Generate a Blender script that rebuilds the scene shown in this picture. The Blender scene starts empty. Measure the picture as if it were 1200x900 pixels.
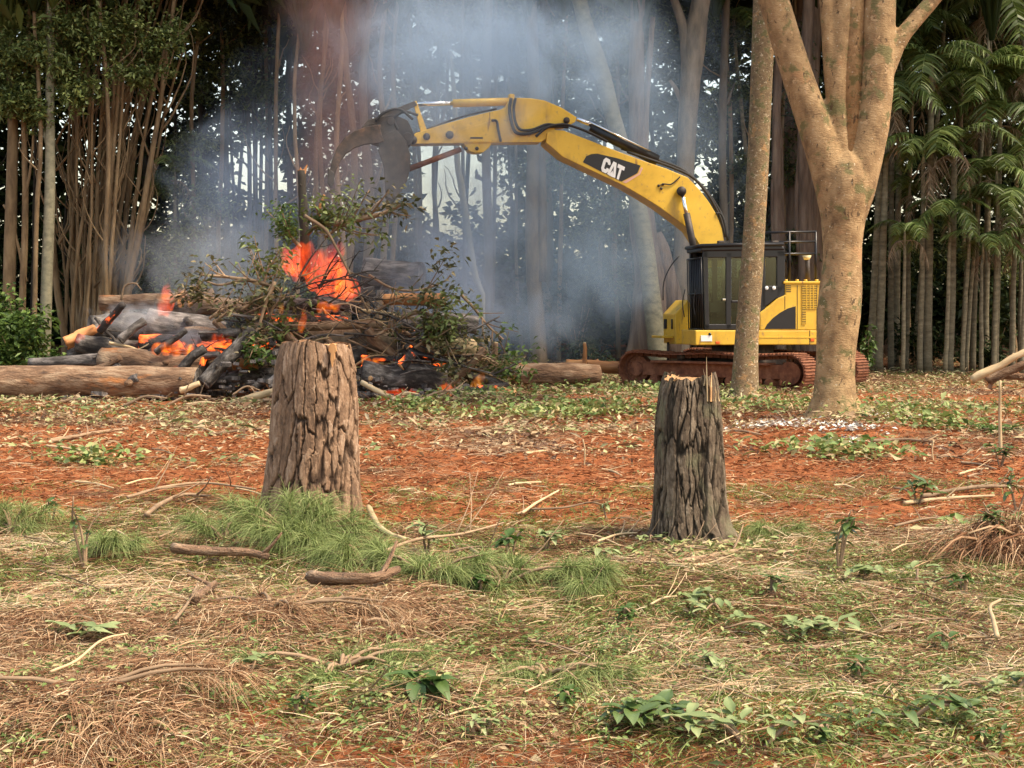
import bpy, bmesh, math, random
import numpy as np
from mathutils import Vector, Matrix

random.seed(11)
rng = np.random.default_rng(11)
SC = bpy.context.scene
COL = SC.collection
R = math.radians

# ------------------------------------------------------------------ camera
F_PX = 1600.0                      # focal length in pixels of a 1200 px wide frame
EYE = 1.55
PITCH = math.atan(80.0 / F_PX)
cam_d = bpy.data.cameras.new('camera')
cam_d.sensor_width = 36.0
cam_d.lens = 36.0 * F_PX / 1200.0
cam_d.clip_start, cam_d.clip_end = 0.1, 3000.0
cam = bpy.data.objects.new('camera', cam_d)
COL.objects.link(cam)
cam.location = (0, 0, EYE)
cam.rotation_euler = (R(90) - PITCH, 0, 0)
SC.camera = cam

# ------------------------------------------------------------------ sky, sun, exposure
SUN_EL, SUN_AZ = R(58), R(112)     # azimuth clockwise from +Y: high, from the right and a little behind
sun_dir = Vector((math.sin(SUN_AZ) * math.cos(SUN_EL), math.cos(SUN_AZ) * math.cos(SUN_EL), math.sin(SUN_EL)))
world = bpy.data.worlds.new('World')
SC.world = world
world.use_nodes = True
wn, wl = world.node_tree.nodes, world.node_tree.links
sky = wn.new('ShaderNodeTexSky')
sky.sky_type = 'NISHITA'
sky.sun_disc = False
sky.sun_elevation, sky.sun_rotation = SUN_EL, SUN_AZ
sky.air_density, sky.dust_density, sky.ozone_density = 1.3, 2.6, 0.2
wn['Background'].inputs['Strength'].default_value = 0.095
wl.new(sky.outputs[0], wn['Background'].inputs['Color'])
sun_d = bpy.data.lights.new('sun', 'SUN')
sun_d.energy, sun_d.angle, sun_d.color = 1.5, R(11), (1.0, 0.93, 0.82)
sun = bpy.data.objects.new('sun', sun_d)
COL.objects.link(sun)
sun.rotation_euler = sun_dir.to_track_quat('Z', 'Y').to_euler()
SC.view_settings.view_transform = 'Standard'
SC.view_settings.look = 'None'
SC.view_settings.exposure = 1.82
SC.view_settings.gamma = 1.0
SC.view_settings.use_white_balance = True       # the photo's warm daylight balance
SC.view_settings.white_balance_temperature = 7600
SC.view_settings.white_balance_tint = 12
cy = SC.cycles
cy.use_denoising = True
cy.max_bounces, cy.diffuse_bounces, cy.glossy_bounces = 6, 3, 2
cy.transmission_bounces, cy.transparent_max_bounces, cy.volume_bounces = 4, 16, 1
cy.volume_step_rate = 1.5
cy.volume_max_steps = 192
cy.sample_clamp_indirect = 4.0

# ------------------------------------------------------------------ picture <-> world
_fw = np.array((0, math.cos(PITCH), -math.sin(PITCH)))
_up = np.array((0, math.sin(PITCH), math.cos(PITCH)))
_rt = np.array((1.0, 0, 0))
_C = np.array((0, 0, EYE))


def ray(px, py):
    return _fw + _rt * ((px - 600) / F_PX) + _up * ((450 - py) / F_PX)


def at(px, py, Y):
    """World point seen at photo pixel (px, py) at distance Y along +Y."""
    d = ray(px, py)
    return _C + d * (Y / d[1])


def ppm(Y):
    return F_PX / Y


# ------------------------------------------------------------------ noise (vectorised)
def _hash(ix, iy, iz, s):
    n = (ix * 374761393 + iy * 668265263 + iz * 1440662683 + s * 97471123) & 0xffffffff
    n = ((n ^ (n >> 13)) * 1274126177) & 0xffffffff
    n = ((n ^ (n >> 15)) * 2246822519) & 0xffffffff
    return ((n ^ (n >> 16)) & 0xffff) / 65535.0


def vnoise(x, y, z=None, s=0):
    x, y = np.asarray(x, float), np.asarray(y, float)
    z = np.zeros_like(x) if z is None else np.asarray(z, float)
    x0, y0, z0 = np.floor(x).astype(np.int64), np.floor(y).astype(np.int64), np.floor(z).astype(np.int64)
    fx, fy, fz = x - x0, y - y0, z - z0
    fx, fy, fz = fx * fx * (3 - 2 * fx), fy * fy * (3 - 2 * fy), fz * fz * (3 - 2 * fz)
    out = 0
    for dx in (0, 1):
        for dy in (0, 1):
            for dz in (0, 1):
                w = (fx if dx else 1 - fx) * (fy if dy else 1 - fy) * (fz if dz else 1 - fz)
                out = out + w * _hash(x0 + dx, y0 + dy, z0 + dz, s)
    return out


def fbm(x, y, z=None, octv=4, s=0):
    a, t, f, n = 1.0, 0.0, 1.0, 0.0
    x, y = np.asarray(x, float), np.asarray(y, float)
    z = None if z is None else np.asarray(z, float)
    for o in range(octv):
        t = t + a * vnoise(x * f, y * f, None if z is None else z * f, s + o)
        n += a
        a *= 0.5
        f *= 2.03
    return t / n


def sstep(a, b, x):
    t = np.clip((np.asarray(x, float) - a) / (b - a), 0, 1)
    return t * t * (3 - 2 * t)


# ------------------------------------------------------------------ ground height
# mounds of straw, roots and earth: (x, y, radius x, radius y, height), placed from the photo
def _gp(px, py):
    d = ray(px, py)
    t = -EYE / d[2]
    return (_C + d * t)[:2]


MOUNDS = []
for px, py, rx, ry, h in ((110, 845, .6, .42, .12), (300, 745, .85, .5, .1), (60, 745, .7, .5, .08), (480, 715, .55, .5, .08),
                          (520, 830, .5, .35, .07), (830, 700, .8, .5, .06), (1180, 648, .42, .36, .2), (1060, 600, .9, .35, .05),
                          (330, 660, .9, .6, .08), (690, 690, .8, .6, .07), (1060, 850, .45, .35, .06), (230, 800, .6, .4, .07),
                          (620, 600, 1.2, .35, .06), (980, 512, 1.1, .7, .1), (640, 470, 2.0, 1.2, .1), (1140, 520, 2.0, 1.2, .08)):
    gx, gy = _gp(px, py)
    MOUNDS.append((gx, gy, rx, ry, h))


def gh(x, y):
    x, y = np.asarray(x, float), np.asarray(y, float)
    near = 1 - sstep(30, 44, y)
    h = 0.42 * sstep(32, 42, y) + 0.012 * np.clip(y - 42, 0, 200)
    h = h + (fbm(x * .55, y * .55, s=3, octv=3) - .5) * .12 * sstep(5, 14, y)
    h = h + (fbm(x * 1.7, y * 1.7, s=9, octv=3) - .5) * (.05 + .04 * sstep(8, 16, y))
    for mx, my, rx, ry, mh in MOUNDS:
        h = h + mh * np.exp(-((x - mx) / rx) ** 2 - ((y - my) / ry) ** 2)
    return h


def ghf(x, y):
    return float(gh(np.array([x]), np.array([y]))[0])


def gpt(px, py):
    """Ground point under photo pixel."""
    x, y = _gp(px, py)
    for _ in range(6):
        z = ghf(x, y)
        d = ray(px, py)
        t = (z - EYE) / d[2]
        p = _C + d * t
        x, y = .5 * x + .5 * p[0], .5 * y + .5 * p[1]
    return np.array((x, y, ghf(x, y)))


# ------------------------------------------------------------------ mesh builder
class MB:
    def __init__(s):
        s.V, s.Fs, s.n, s.A = [], {}, 0, {'rnd': [], 'bc': []}

    def add(s, v, faces, rnd=0.5, bc=None):
        v = np.asarray(v, float).reshape(-1, 3)
        m = len(v)
        for f in faces:
            f = np.asarray(f, int)
            if f.ndim == 1:
                f = f[None]
            if len(f):
                s.Fs.setdefault(f.shape[1], []).append(f + s.n)
        s.V.append(v)
        s.A['rnd'].append(np.broadcast_to(np.asarray(rnd, float), (m,)).copy())
        s.A['bc'].append(v.copy() if bc is None else np.asarray(bc, float))
        s.n += m
        return s

    def box(s, c, size, M=None, rnd=.5):
        x, y, z = np.asarray(size, float) / 2
        v = np.array([(i, j, k) for i in (-x, x) for j in (-y, y) for k in (-z, z)])
        if M is not None:
            v = v @ np.array(M.to_3x3() if hasattr(M, 'to_3x3') else M).T
        v = v + np.asarray(c, float)
        return s.add(v, [[(0, 1, 3, 2), (4, 6, 7, 5), (0, 4, 5, 1), (2, 3, 7, 6), (0, 2, 6, 4), (1, 5, 7, 3)]], rnd)

    def tube(s, pts, rad, k=8, caps=(True, True), wob=0.0, rnd=.5, seed=0, flat=None):
        p = np.asarray(pts, float)
        n = len(p)
        rad = np.broadcast_to(np.asarray(rad, float), (n,))
        t = np.gradient(p, axis=0)
        t /= np.linalg.norm(t, axis=1)[:, None] + 1e-9
        ref = np.array((0, 0, 1.0)) if abs(t[0, 2]) < .9 else np.array((1.0, 0, 0))
        u = np.cross(t[0], ref)
        u /= np.linalg.norm(u)
        U = np.zeros((n, 3))
        for i in range(n):
            u = u - t[i] * np.dot(u, t[i])
            u /= np.linalg.norm(u) + 1e-9
            U[i] = u
        W = np.cross(t, U)
        L = np.concatenate(([0], np.cumsum(np.linalg.norm(np.diff(p, axis=0), axis=1))))
        a = np.arange(k) * (2 * math.pi / k)
        ca, sa = np.cos(a), np.sin(a)
        r = rad[:, None] * np.ones((1, k))
        if wob:
            q = max(1e-3, float(rad.mean()))
            nz = fbm(ca[None] * 1.3 + seed * 7.1 + 0 * r, sa[None] * 1.3 + 0 * r, (L[:, None] / q) * .35 + 0 * r, 3, s=seed)
            r = r * (1 + wob * (nz - .5) * 2)
        sx = 1.0 if flat is None else flat
        v = p[:, None] + U[:, None] * (ca[None] * r)[..., None] + W[:, None] * (sa[None] * r * sx)[..., None]
        bc = np.stack([ca[None] * r, sa[None] * r, L[:, None] + 0 * r], -1).reshape(-1, 3)
        i = np.arange(n - 1)[:, None] * k
        j = np.arange(k)[None]
        q = np.stack([i + j, i + (j + 1) % k, i + k + (j + 1) % k, i + k + j], -1).reshape(-1, 4)
        fs = [q]
        if caps[0]:
            fs.append(np.arange(k)[::-1])
        if caps[1]:
            fs.append(np.arange(k) + (n - 1) * k)
        return s.add(v.reshape(-1, 3), fs, rnd, bc)

    def cyl(s, a, b, r, k=12, r2=None, rnd=.5):
        a, b = np.asarray(a, float), np.asarray(b, float)
        return s.tube([a, b], [r, r if r2 is None else r2], k, rnd=rnd)

    def prism(s, poly, off, rnd=.5):
        """Near outline poly (n,3) extruded by off."""
        a = np.asarray(poly, float)
        n = len(a)
        b = a + np.asarray(off, float)
        i = np.arange(n)
        q = np.stack([i, i + n, (i + 1) % n + n, (i + 1) % n], -1)
        return s.add(np.concatenate([a, b]), [np.arange(n), np.arange(n)[::-1] + n, q], rnd)

    def sphere(s, c, r, k=10, m=7, rnd=.5, sc=(1, 1, 1)):
        th = np.linspace(.001, math.pi - .001, m)
        pts = np.stack([np.zeros(m), np.zeros(m), np.cos(th)], -1)
        a = np.arange(k) * 2 * math.pi / k
        v = np.stack([np.sin(th)[:, None] * np.cos(a), np.sin(th)[:, None] * np.sin(a), np.cos(th)[:, None] + 0 * a], -1).reshape(-1, 3)
        v = v * r * np.asarray(sc) + np.asarray(c, float)
        i = np.arange(m - 1)[:, None] * k
        j = np.arange(k)[None]
        q = np.stack([i + j, i + k + j, i + k + (j + 1) % k, i + (j + 1) % k], -1).reshape(-1, 4)
        return s.add(v, [q], rnd)

    def mesh(s, name, mat=None, smooth=True, origin=None):
        V = np.concatenate(s.V)
        if origin is not None:
            V = V - np.asarray(origin)
        me = bpy.data.meshes.new(name)
        me.vertices.add(len(V))
        me.vertices.foreach_set('co', V.astype(np.float32).ravel())
        loops, starts, st = [], [], 0
        for k, fl in s.Fs.items():
            f = np.concatenate(fl)
            loops.append(f.ravel())
            starts.append(st + np.arange(len(f)) * k)
            st += f.size
        loops, starts = np.concatenate(loops), np.concatenate(starts)
        me.loops.add(len(loops))
        me.loops.foreach_set('vertex_index', loops.astype(np.int32))
        me.polygons.add(len(starts))
        me.polygons.foreach_set('loop_start', starts.astype(np.int32))
        me.polygons.foreach_set('use_smooth', np.full(len(starts), smooth))
        a = me.attributes.new('rnd', 'FLOAT', 'POINT')
        a.data.foreach_set('value', np.concatenate(s.A['rnd']).astype(np.float32))
        b = me.attributes.new('bc', 'FLOAT_VECTOR', 'POINT')
        b.data.foreach_set('vector', np.concatenate(s.A['bc']).astype(np.float32).ravel())
        me.update(calc_edges=True)
        if mat:
            me.materials.append(mat)
        return me

    def build(s, name, mat=None, parent=None, smooth=True, origin=None, bevel=0):
        o = bpy.data.objects.new(name, s.mesh(name, mat, smooth, origin))
        COL.objects.link(o)
        if origin is not None:
            o.location = origin
        if parent is not None:
            o.parent = parent
            if origin is not None and parent.type == 'EMPTY':
                o.location = np.asarray(origin) - np.asarray(parent.location)
        if bevel:
            m = o.modifiers.new('bevel', 'BEVEL')
            m.width, m.segments, m.limit_method, m.angle_limit = bevel, 2, 'ANGLE', R(40)
        return o


def tag(o, label=None, cat=None, group=None, kind=None):
    for k, v in (('label', label), ('category', cat), ('group', group), ('kind', kind)):
        if v:
            o[k] = v
    return o


def thing(name, label, cat, loc=(0, 0, 0), rotz=0.0, group=None):
    o = bpy.data.objects.new(name, None)
    o.empty_display_size = .2
    COL.objects.link(o)
    o.location = loc
    o.rotation_euler = (0, 0, rotz)
    return tag(o, label, cat, group)


def link_copy(o, parent=None):
    c = o.copy()
    COL.objects.link(c)
    c.parent = parent
    for ch in o.children:
        link_copy(ch, c)
    return c


def spline(pts, n):
    """Catmull-Rom resampling of rows (any columns)."""
    p = np.asarray(pts, float)
    if len(p) == 2:
        t = np.linspace(0, 1, n)[:, None]
        return p[0] * (1 - t) + p[1] * t
    q = np.concatenate([[2 * p[0] - p[1]], p, [2 * p[-1] - p[-2]]])
    m = len(p) - 1
    out = []
    for u in np.linspace(0, m - 1e-6, n):
        i = int(u)
        t = u - i
        a, b, c, d = q[i], q[i + 1], q[i + 2], q[i + 3]
        out.append(.5 * ((2 * b) + (-a + c) * t + (2 * a - 5 * b + 4 * c - d) * t * t + (-a + 3 * b - 3 * c + d) * t ** 3))
    return np.array(out)


def unit(v):
    return v / (np.linalg.norm(v, axis=-1, keepdims=True) + 1e-9)


def rdir(n, zlo=-1, zhi=1):
    z = rng.uniform(zlo, zhi, n)
    a = rng.uniform(0, 2 * math.pi, n)
    r = np.sqrt(np.clip(1 - z * z, 0, 1))
    return np.stack([r * np.cos(a), r * np.sin(a), z], -1)


def leaves(mb, P, D, L, W, rnd, fold=.25, droop=.15):
    """Pointed leaves: N of them from base P along unit D, 4 triangles each, folded on the midrib."""
    P, D = np.asarray(P, float), unit(np.asarray(D, float))
    n = len(P)
    L = np.broadcast_to(L, (n,))[:, None]
    W = np.broadcast_to(W, (n,))[:, None]
    rv = rdir(n)
    rv[:, 2] = np.abs(rv[:, 2]) + .6
    S = unit(np.cross(D, rv))
    N = np.cross(S, D)
    dz = np.array((0, 0, -1.0)) * L * droop
    m = P + D * L * .45 + N * W * -fold * .5
    v = np.stack([P, m + S * W * .5 + N * W * fold, P + D * L + dz, m - S * W * .5 + N * W * fold, m], 1).reshape(-1, 3)
    i = np.arange(n)[:, None] * 5
    f = np.concatenate([i + np.array(q) for q in ((0, 1, 4), (1, 2, 4), (2, 3, 4), (3, 0, 4))])
    mb.add(v, [f], np.repeat(np.broadcast_to(rnd, (n,)), 5))


def blades(mb, P, D, L, W, rnd, droop=.5, seg=2, taper=.15):
    """Grass blades, needles and straw: curved ribbons."""
    P, D = np.asarray(P, float), unit(np.asarray(D, float))
    n = len(P)
    L = np.broadcast_to(L, (n,))
    W = np.broadcast_to(W, (n,))
    droop = np.broadcast_to(droop, (n,))
    S = unit(np.cross(D, rdir(n) + np.array((0, 0, .8))))
    rows = []
    for k in range(seg + 1):
        t = k / seg
        c = P + D * (L * t)[:, None] + np.array((0, 0, -1.0)) * (L * droop * t * t)[:, None]
        w = (W * (1 - (1 - taper) * t) * .5)[:, None]
        rows += [c - S * w, c + S * w]
    v = np.stack(rows, 1).reshape(-1, 3)
    m = 2 * (seg + 1)
    i = np.arange(n)[:, None] * m
    f = np.concatenate([i + np.array((2 * k, 2 * k + 1, 2 * k + 3, 2 * k + 2)) for k in range(seg)])
    mb.add(v, [f], np.repeat(np.broadcast_to(rnd, (n,)), m))


def chips4(mb, P, D, L, W, rnd):
    """Cheap far leaves: one bent quad each."""
    P, D = np.asarray(P, float), unit(np.asarray(D, float))
    n = len(P)
    S = unit(np.cross(D, rdir(n)))
    L, W = np.broadcast_to(L, (n,))[:, None], np.broadcast_to(W, (n,))[:, None]
    m = P + D * L * .45
    v = np.stack([P, m + S * W * .5, P + D * L, m - S * W * .5], 1).reshape(-1, 3)
    mb.add(v, [np.arange(n)[:, None] * 4 + np.arange(4)], np.repeat(np.broadcast_to(rnd, (n,)), 4))


# ------------------------------------------------------------------ materials
def _mat(name):
    m = bpy.data.materials.new(name)
    m.use_nodes = True
    n, l = m.node_tree.nodes, m.node_tree.links
    return m, n, l, n['Principled BSDF']


def _ramp(n, stops):
    r = n.new('ShaderNodeValToRGB')
    e = r.color_ramp.elements
    while len(e) < len(stops):
        e.new(.5)
    for k, (p, c) in enumerate(stops):
        e[k].position = p
        e[k].color = (*c, 1) if len(c) == 3 else c
    return r


def _coord(n, l, coord, st):
    mp = n.new('ShaderNodeMapping')
    mp.inputs['Scale'].default_value = st
    if coord == 'obj':
        l.new(n.new('ShaderNodeTexCoord').outputs['Object'], mp.inputs[0])
    elif coord == 'pos':
        l.new(n.new('ShaderNodeNewGeometry').outputs['Position'], mp.inputs[0])
    else:
        a = n.new('ShaderNodeAttribute')
        a.attribute_name = coord
        l.new(a.outputs['Vector'], mp.inputs[0])
    return mp.outputs[0]


def _noise(n, l, vec, sc, det=6, rough=.6, dist=0.0):
    t = n.new('ShaderNodeTexNoise')
    t.inputs['Scale'].default_value, t.inputs['Detail'].default_value = sc, det
    t.inputs['Roughness'].default_value, t.inputs['Distortion'].default_value = rough, dist
    l.new(vec, t.inputs['Vector'])
    return t.outputs['Fac']


def _mixc(n, l, fac, a, b, mode='MIX'):
    m = n.new('ShaderNodeMix')
    m.data_type, m.blend_type = 'RGBA', mode
    for sock, v in ((m.inputs[0], fac), (m.inputs[6], a), (m.inputs[7], b)):
        if hasattr(v, 'links') or hasattr(v, 'is_linked'):
            l.new(v, sock)
        else:
            sock.default_value = (*v, 1) if isinstance(v, tuple) and len(v) == 3 else v
    return m.outputs[2]


def m_tex(name, stops, sc=4, st=(1, 1, 1), coord='obj', det=6, rough=.85, bump=.4, bsc=None, bst=None, bdist=.02, spots=(), var=.2,
          metal=0.0, emis=None, coat=0.0):
    m, n, l, b = _mat(name)
    vec = _coord(n, l, coord, st)
    rp = _ramp(n, stops)
    l.new(_noise(n, l, vec, sc, det), rp.inputs[0])
    c = rp.outputs[0]
    for col, ssc, lo, hi, *sst in spots:
        v2 = _coord(n, l, coord, sst[0] if sst else (1, 1, 1))
        r2 = _ramp(n, [(lo, (0, 0, 0)), (hi, (1, 1, 1))])
        l.new(_noise(n, l, v2, ssc, 4), r2.inputs[0])
        c = _mixc(n, l, r2.outputs[0], c, col)
    if var:
        oi = n.new('ShaderNodeObjectInfo')
        mr = n.new('ShaderNodeMapRange')
        mr.inputs[3].default_value, mr.inputs[4].default_value = 1 - var, 1 + var
        l.new(oi.outputs['Random'], mr.inputs[0])
        hs = n.new('ShaderNodeHueSaturation')
        l.new(mr.outputs[0], hs.inputs['Value'])
        l.new(c, hs.inputs['Color'])
        c = hs.outputs[0]
    l.new(c, b.inputs['Base Color'])
    b.inputs['Roughness'].default_value = rough
    b.inputs['Metallic'].default_value = metal
    b.inputs['Coat Weight'].default_value = coat
    if bump:
        bp = n.new('ShaderNodeBump')
        bp.inputs['Strength'].default_value, bp.inputs['Distance'].default_value = bump, bdist
        v3 = _coord(n, l, coord, bst or st)
        l.new(_noise(n, l, v3, bsc or sc * 2.5, 5, .65), bp.inputs['Height'])
        l.new(bp.outputs[0], b.inputs['Normal'])
    if emis:                        # embers glowing in the cracks of burning wood
        col, ssc, lo, hi, stg = emis
        r3 = _ramp(n, [(lo, (0, 0, 0)), (hi, (1, 1, 1))])
        l.new(_noise(n, l, vec, ssc, 5), r3.inputs[0])
        b.inputs['Emission Color'].default_value = (*col, 1)
        mu = n.new('ShaderNodeMath')
        mu.operation = 'MULTIPLY'
        mu.inputs[1].default_value = stg
        l.new(r3.outputs[0], mu.inputs[0])
        l.new(mu.outputs[0], b.inputs['Emission Strength'])
    return m


def m_rnd(name, stops, rough=.6, transl=.25, spec=.4, var=0.0):
    """Colour per leaf or blade from its own random number."""
    m, n, l, b = _mat(name)
    a = n.new('ShaderNodeAttribute')
    a.attribute_name = 'rnd'
    rp = _ramp(n, stops)
    l.new(a.outputs['Fac'], rp.inputs[0])
    c = rp.outputs[0]
    if var:
        oi = n.new('ShaderNodeObjectInfo')
        mr = n.new('ShaderNodeMapRange')
        mr.inputs[3].default_value, mr.inputs[4].default_value = 1 - var, 1 + var
        l.new(oi.outputs['Random'], mr.inputs[0])
        hs = n.new('ShaderNodeHueSaturation')
        l.new(mr.outputs[0], hs.inputs['Value'])
        l.new(c, hs.inputs['Color'])
        c = hs.outputs[0]
    l.new(c, b.inputs['Base Color'])
    b.inputs['Roughness'].default_value = rough
    b.inputs['Specular IOR Level'].default_value = spec
    if transl:
        t = n.new('ShaderNodeBsdfTranslucent')
        l.new(c, t.inputs['Color'])
        mx = n.new('ShaderNodeMixShader')
        mx.inputs[0].default_value = transl
        l.new(b.outputs[0], mx.inputs[1])
        l.new(t.outputs[0], mx.inputs[2])
        l.new(mx.outputs[0], n['Material Output'].inputs['Surface'])
    return m


def m_plain(name, col, rough=.5, metal=0.0, spec=.5, var=0.0, dirt=0.0):
    m, n, l, b = _mat(name)
    vec = _coord(n, l, 'obj', (1, 1, 1))
    k = tuple(c * (1 - dirt) for c in col)
    rp = _ramp(n, [(.35, k), (.65, col)])
    l.new(_noise(n, l, vec, 5, 5), rp.inputs[0])
    l.new(rp.outputs[0], b.inputs['Base Color'])
    b.inputs['Roughness'].default_value, b.inputs['Metallic'].default_value = rough, metal
    b.inputs['Specular IOR Level'].default_value = spec
    return m


MT = {}
MT['bark_tan'] = m_tex('bark_tan', [(.3, (.17, .10, .045)), (.5, (.34, .215, .10)), (.7, (.48, .325, .165))], 4.5, (1, 1, .9), 'obj', 10, .85, .7, 20, (1, 1, 2.4), .03,
                       spots=[((.40, .23, .105), 2.3, .60, .68), ((.17, .145, .055), 3.4, .55, .62), ((.12, .075, .035), 11, .62, .66, (1, 1, .5)), ((.55, .47, .33), 19, .66, .69), ((.50, .33, .17), 7, .63, .66)], var=0)
MT['bark_blotch'] = m_tex('bark_blotch', [(.3, (.15, .10, .055)), (.5, (.27, .19, .10)), (.7, (.37, .27, .16))], 7, (1, 1, 1), 'obj', 10, .9, 1.0, 24, (1, 1, 2), .04,
                          spots=[((.18, .165, .07), 7, .55, .60), ((.42, .25, .11), 5, .58, .63), ((.10, .07, .035), 16, .62, .66), ((.55, .46, .31), 18, .60, .64)], var=0)
MT['bark_grey'] = m_tex('bark_grey', [(.3, (.10, .08, .055)), (.5, (.20, .155, .105)), (.7, (.29, .23, .16))], 5, (1, 1, .25), 'obj', 8, .95, .6, 18, (1, 1, .2), .03, var=.3)
MT['bark_stem'] = m_tex('bark_stem', [(.3, (.11, .07, .035)), (.5, (.23, .15, .075)), (.72, (.34, .24, .13))], 6, (1, 1, .3), 'obj', 7, .9, .5, 22, (1, 1, .25), .02, var=.35)
MT['bark_palegreen'] = m_tex('bark_palegreen', [(.3, (.15, .14, .09)), (.5, (.25, .23, .15)), (.7, (.34, .31, .2))], 6, (1, 1, 1.4), 'obj', 7, .9, .4, 14, (1, 1, 3), .02, var=.2)
MT['bark_palm'] = m_tex('bark_palm', [(.3, (.09, .075, .045)), (.5, (.17, .145, .09)), (.7, (.25, .215, .14))], 5, (1, 1, 2.6), 'obj', 7, .9, .5, 10, (1, 1, 6), .03, var=.35)
MT['bark_shaggy'] = m_tex('bark_shaggy', [(.3, (.10, .065, .045)), (.5, (.23, .155, .11)), (.7, (.34, .25, .18))], 8, (1, 1, .12), 'obj', 8, .95, .8, 20, (1, 1, .1), .05, var=.2)
MT['bark_dark'] = m_tex('bark_dark', [(.3, (.014, .011, .008)), (.7, (.05, .04, .028))], 5, (1, 1, .25), 'obj', 5, .95, .4, 14, (1, 1, .2), .03, var=.4)  # albedo lowered to carry the inner wood's shade; the snag is dark itself
MT['log_bark'] = m_tex('log_bark', [(.30, (.07, .04, .025)), (.48, (.22, .125, .07)), (.68, (.44, .31, .20))], 7, (1, 1, .3), 'bc', 10, .9, 1.0, 16, (1, 1, .35), .09,
                       spots=[((.42, .16, .05), 2.2, .58, .66, (1, 1, .35)), ((.04, .03, .025), 2.0, .62, .72, (1, 1, .5))], var=.2)
MT['log_peeled'] = m_tex('log_peeled', [(.3, (.22, .085, .03)), (.55, (.48, .21, .075)), (.75, (.62, .36, .16))], 6, (1, 1, .2), 'bc', 7, .7, .4, 16, (1, 1, .12), .02, var=.2)
MT['wood_cut'] = m_tex('wood_cut', [(.3, (.38, .19, .08)), (.55, (.58, .33, .15)), (.75, (.68, .46, .25))], 9, (1, 1, 1), 'obj', 6, .8, .35, 20, None, .01, var=.2)
MT['wood_pale'] = m_tex('wood_pale', [(.3, (.34, .23, .12)), (.55, (.56, .42, .24)), (.75, (.68, .55, .36))], 8, (1, 1, .25), 'bc', 6, .8, .3, 18, (1, 1, .15), .01, var=.2)
MT['branch'] = m_tex('branch', [(.3, (.13, .08, .045)), (.55, (.30, .20, .12)), (.75, (.45, .33, .22))], 9, (1, 1, .4), 'bc', 6, .9, .4, 25, None, .01, var=.35)
MT['char'] = m_tex('char', [(.3, (.012, .010, .009)), (.46, (.04, .033, .028)), (.58, (.13, .115, .10)), (.74, (.36, .33, .30))], 7, (1, 1, .5), 'bc', 8, .9, .9, 12, (1, 1, .6), .05, var=.3)
MT['char_grey'] = m_tex('char_grey', [(.3, (.025, .022, .02)), (.48, (.09, .078, .07)), (.66, (.27, .24, .22))], 8, (1, 1, .35), 'bc', 8, .95, .9, 13, (1, 1, .5), .05, var=.25)
MT['char_glow'] = m_tex('char_glow', [(.3, (.012, .011, .011)), (.6, (.05, .04, .035)), (.8, (.25, .22, .20))], 5, (1, 1, .5), 'bc', 8, .9, .9, 12, (1, 1, .6), .05, var=.2,
                        emis=((1, .13, .02), 3.2, .52, .68, 1.6))
MT['leaf_fresh'] = m_rnd('leaf_fresh', [(0, (.03, .06, .018)), (.45, (.07, .13, .035)), (.8, (.14, .22, .06)), (1, (.26, .33, .11))], .45, .3)
MT['leaf_dark'] = m_rnd('leaf_dark', [(0, (.009, .017, .007)), (.5, (.025, .045, .014)), (1, (.07, .095, .03))], .7, .12, .2)  # leaf colour lowered to carry the shade inside the wood
MT['leaf_mid'] = m_rnd('leaf_mid', [(0, (.02, .038, .012)), (.5, (.075, .115, .03)), (1, (.20, .24, .075))], .5, .25)
MT['leaf_olive'] = m_rnd('leaf_olive', [(0, (.045, .065, .018)), (.5, (.13, .18, .05)), (1, (.30, .36, .13))], .5, .3)
MT['leaf_shrub'] = m_rnd('leaf_shrub', [(0, (.03, .06, .015)), (.5, (.075, .14, .03)), (1, (.15, .24, .055))], .5, .3)
MT['leaf_pile'] = m_rnd('leaf_pile', [(0, (.03, .035, .015)), (.5, (.10, .11, .04)), (.8, (.2, .18, .08)), (1, (.34, .27, .15))], .6, .25)
MT['leaf_broad'] = m_rnd('leaf_broad', [(0, (.08, .12, .04)), (.35, (.20, .26, .10)), (.7, (.36, .40, .19)), (1, (.52, .50, .32))], .45, .2)
MT['leaf_glossy'] = m_rnd('leaf_glossy', [(0, (.05, .085, .025)), (.5, (.11, .17, .05)), (1, (.22, .29, .11))], .3, .2, .6)
MT['frond_green'] = m_rnd('frond_green', [(0, (.035, .065, .015)), (.5, (.085, .135, .032)), (1, (.21, .27, .085))], .45, .3, var=.3)
MT['frond_dry'] = m_rnd('frond_dry', [(0, (.13, .085, .05)), (.5, (.27, .19, .12)), (1, (.40, .31, .21))], .8, .25, var=.25)
MT['straw'] = m_rnd('straw', [(0, (.07, .03, .016)), (.2, (.19, .085, .04)), (.45, (.35, .20, .11)), (.7, (.48, .32, .185)), (1, (.66, .53, .35))], .8, .15, .2)
MT['grass'] = m_rnd('grass', [(0, (.07, .105, .022)), (.4, (.155, .215, .048)), (.7, (.29, .335, .09)), (1, (.48, .42, .18))], .6, .25, .3)
MT['needle_green'] = m_rnd('needle_green', [(0, (.09, .13, .035)), (.5, (.20, .26, .08)), (1, (.38, .41, .17))], .6, .2, .3)
MT['litter'] = m_rnd('litter', [(0, (.10, .05, .03)), (.22, (.24, .14, .075)), (.42, (.40, .28, .16)), (.56, (.52, .42, .26)), (.68, (.36, .37, .17)), (.84, (.17, .22, .08)), (1, (.09, .13, .045))], .7, .15, .3)
MT['weed'] = m_rnd('weed', [(0, (.05, .095, .02)), (.3, (.13, .21, .05)), (.55, (.25, .32, .10)), (.75, (.40, .38, .17)), (1, (.42, .29, .14))], .55, .2)
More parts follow.
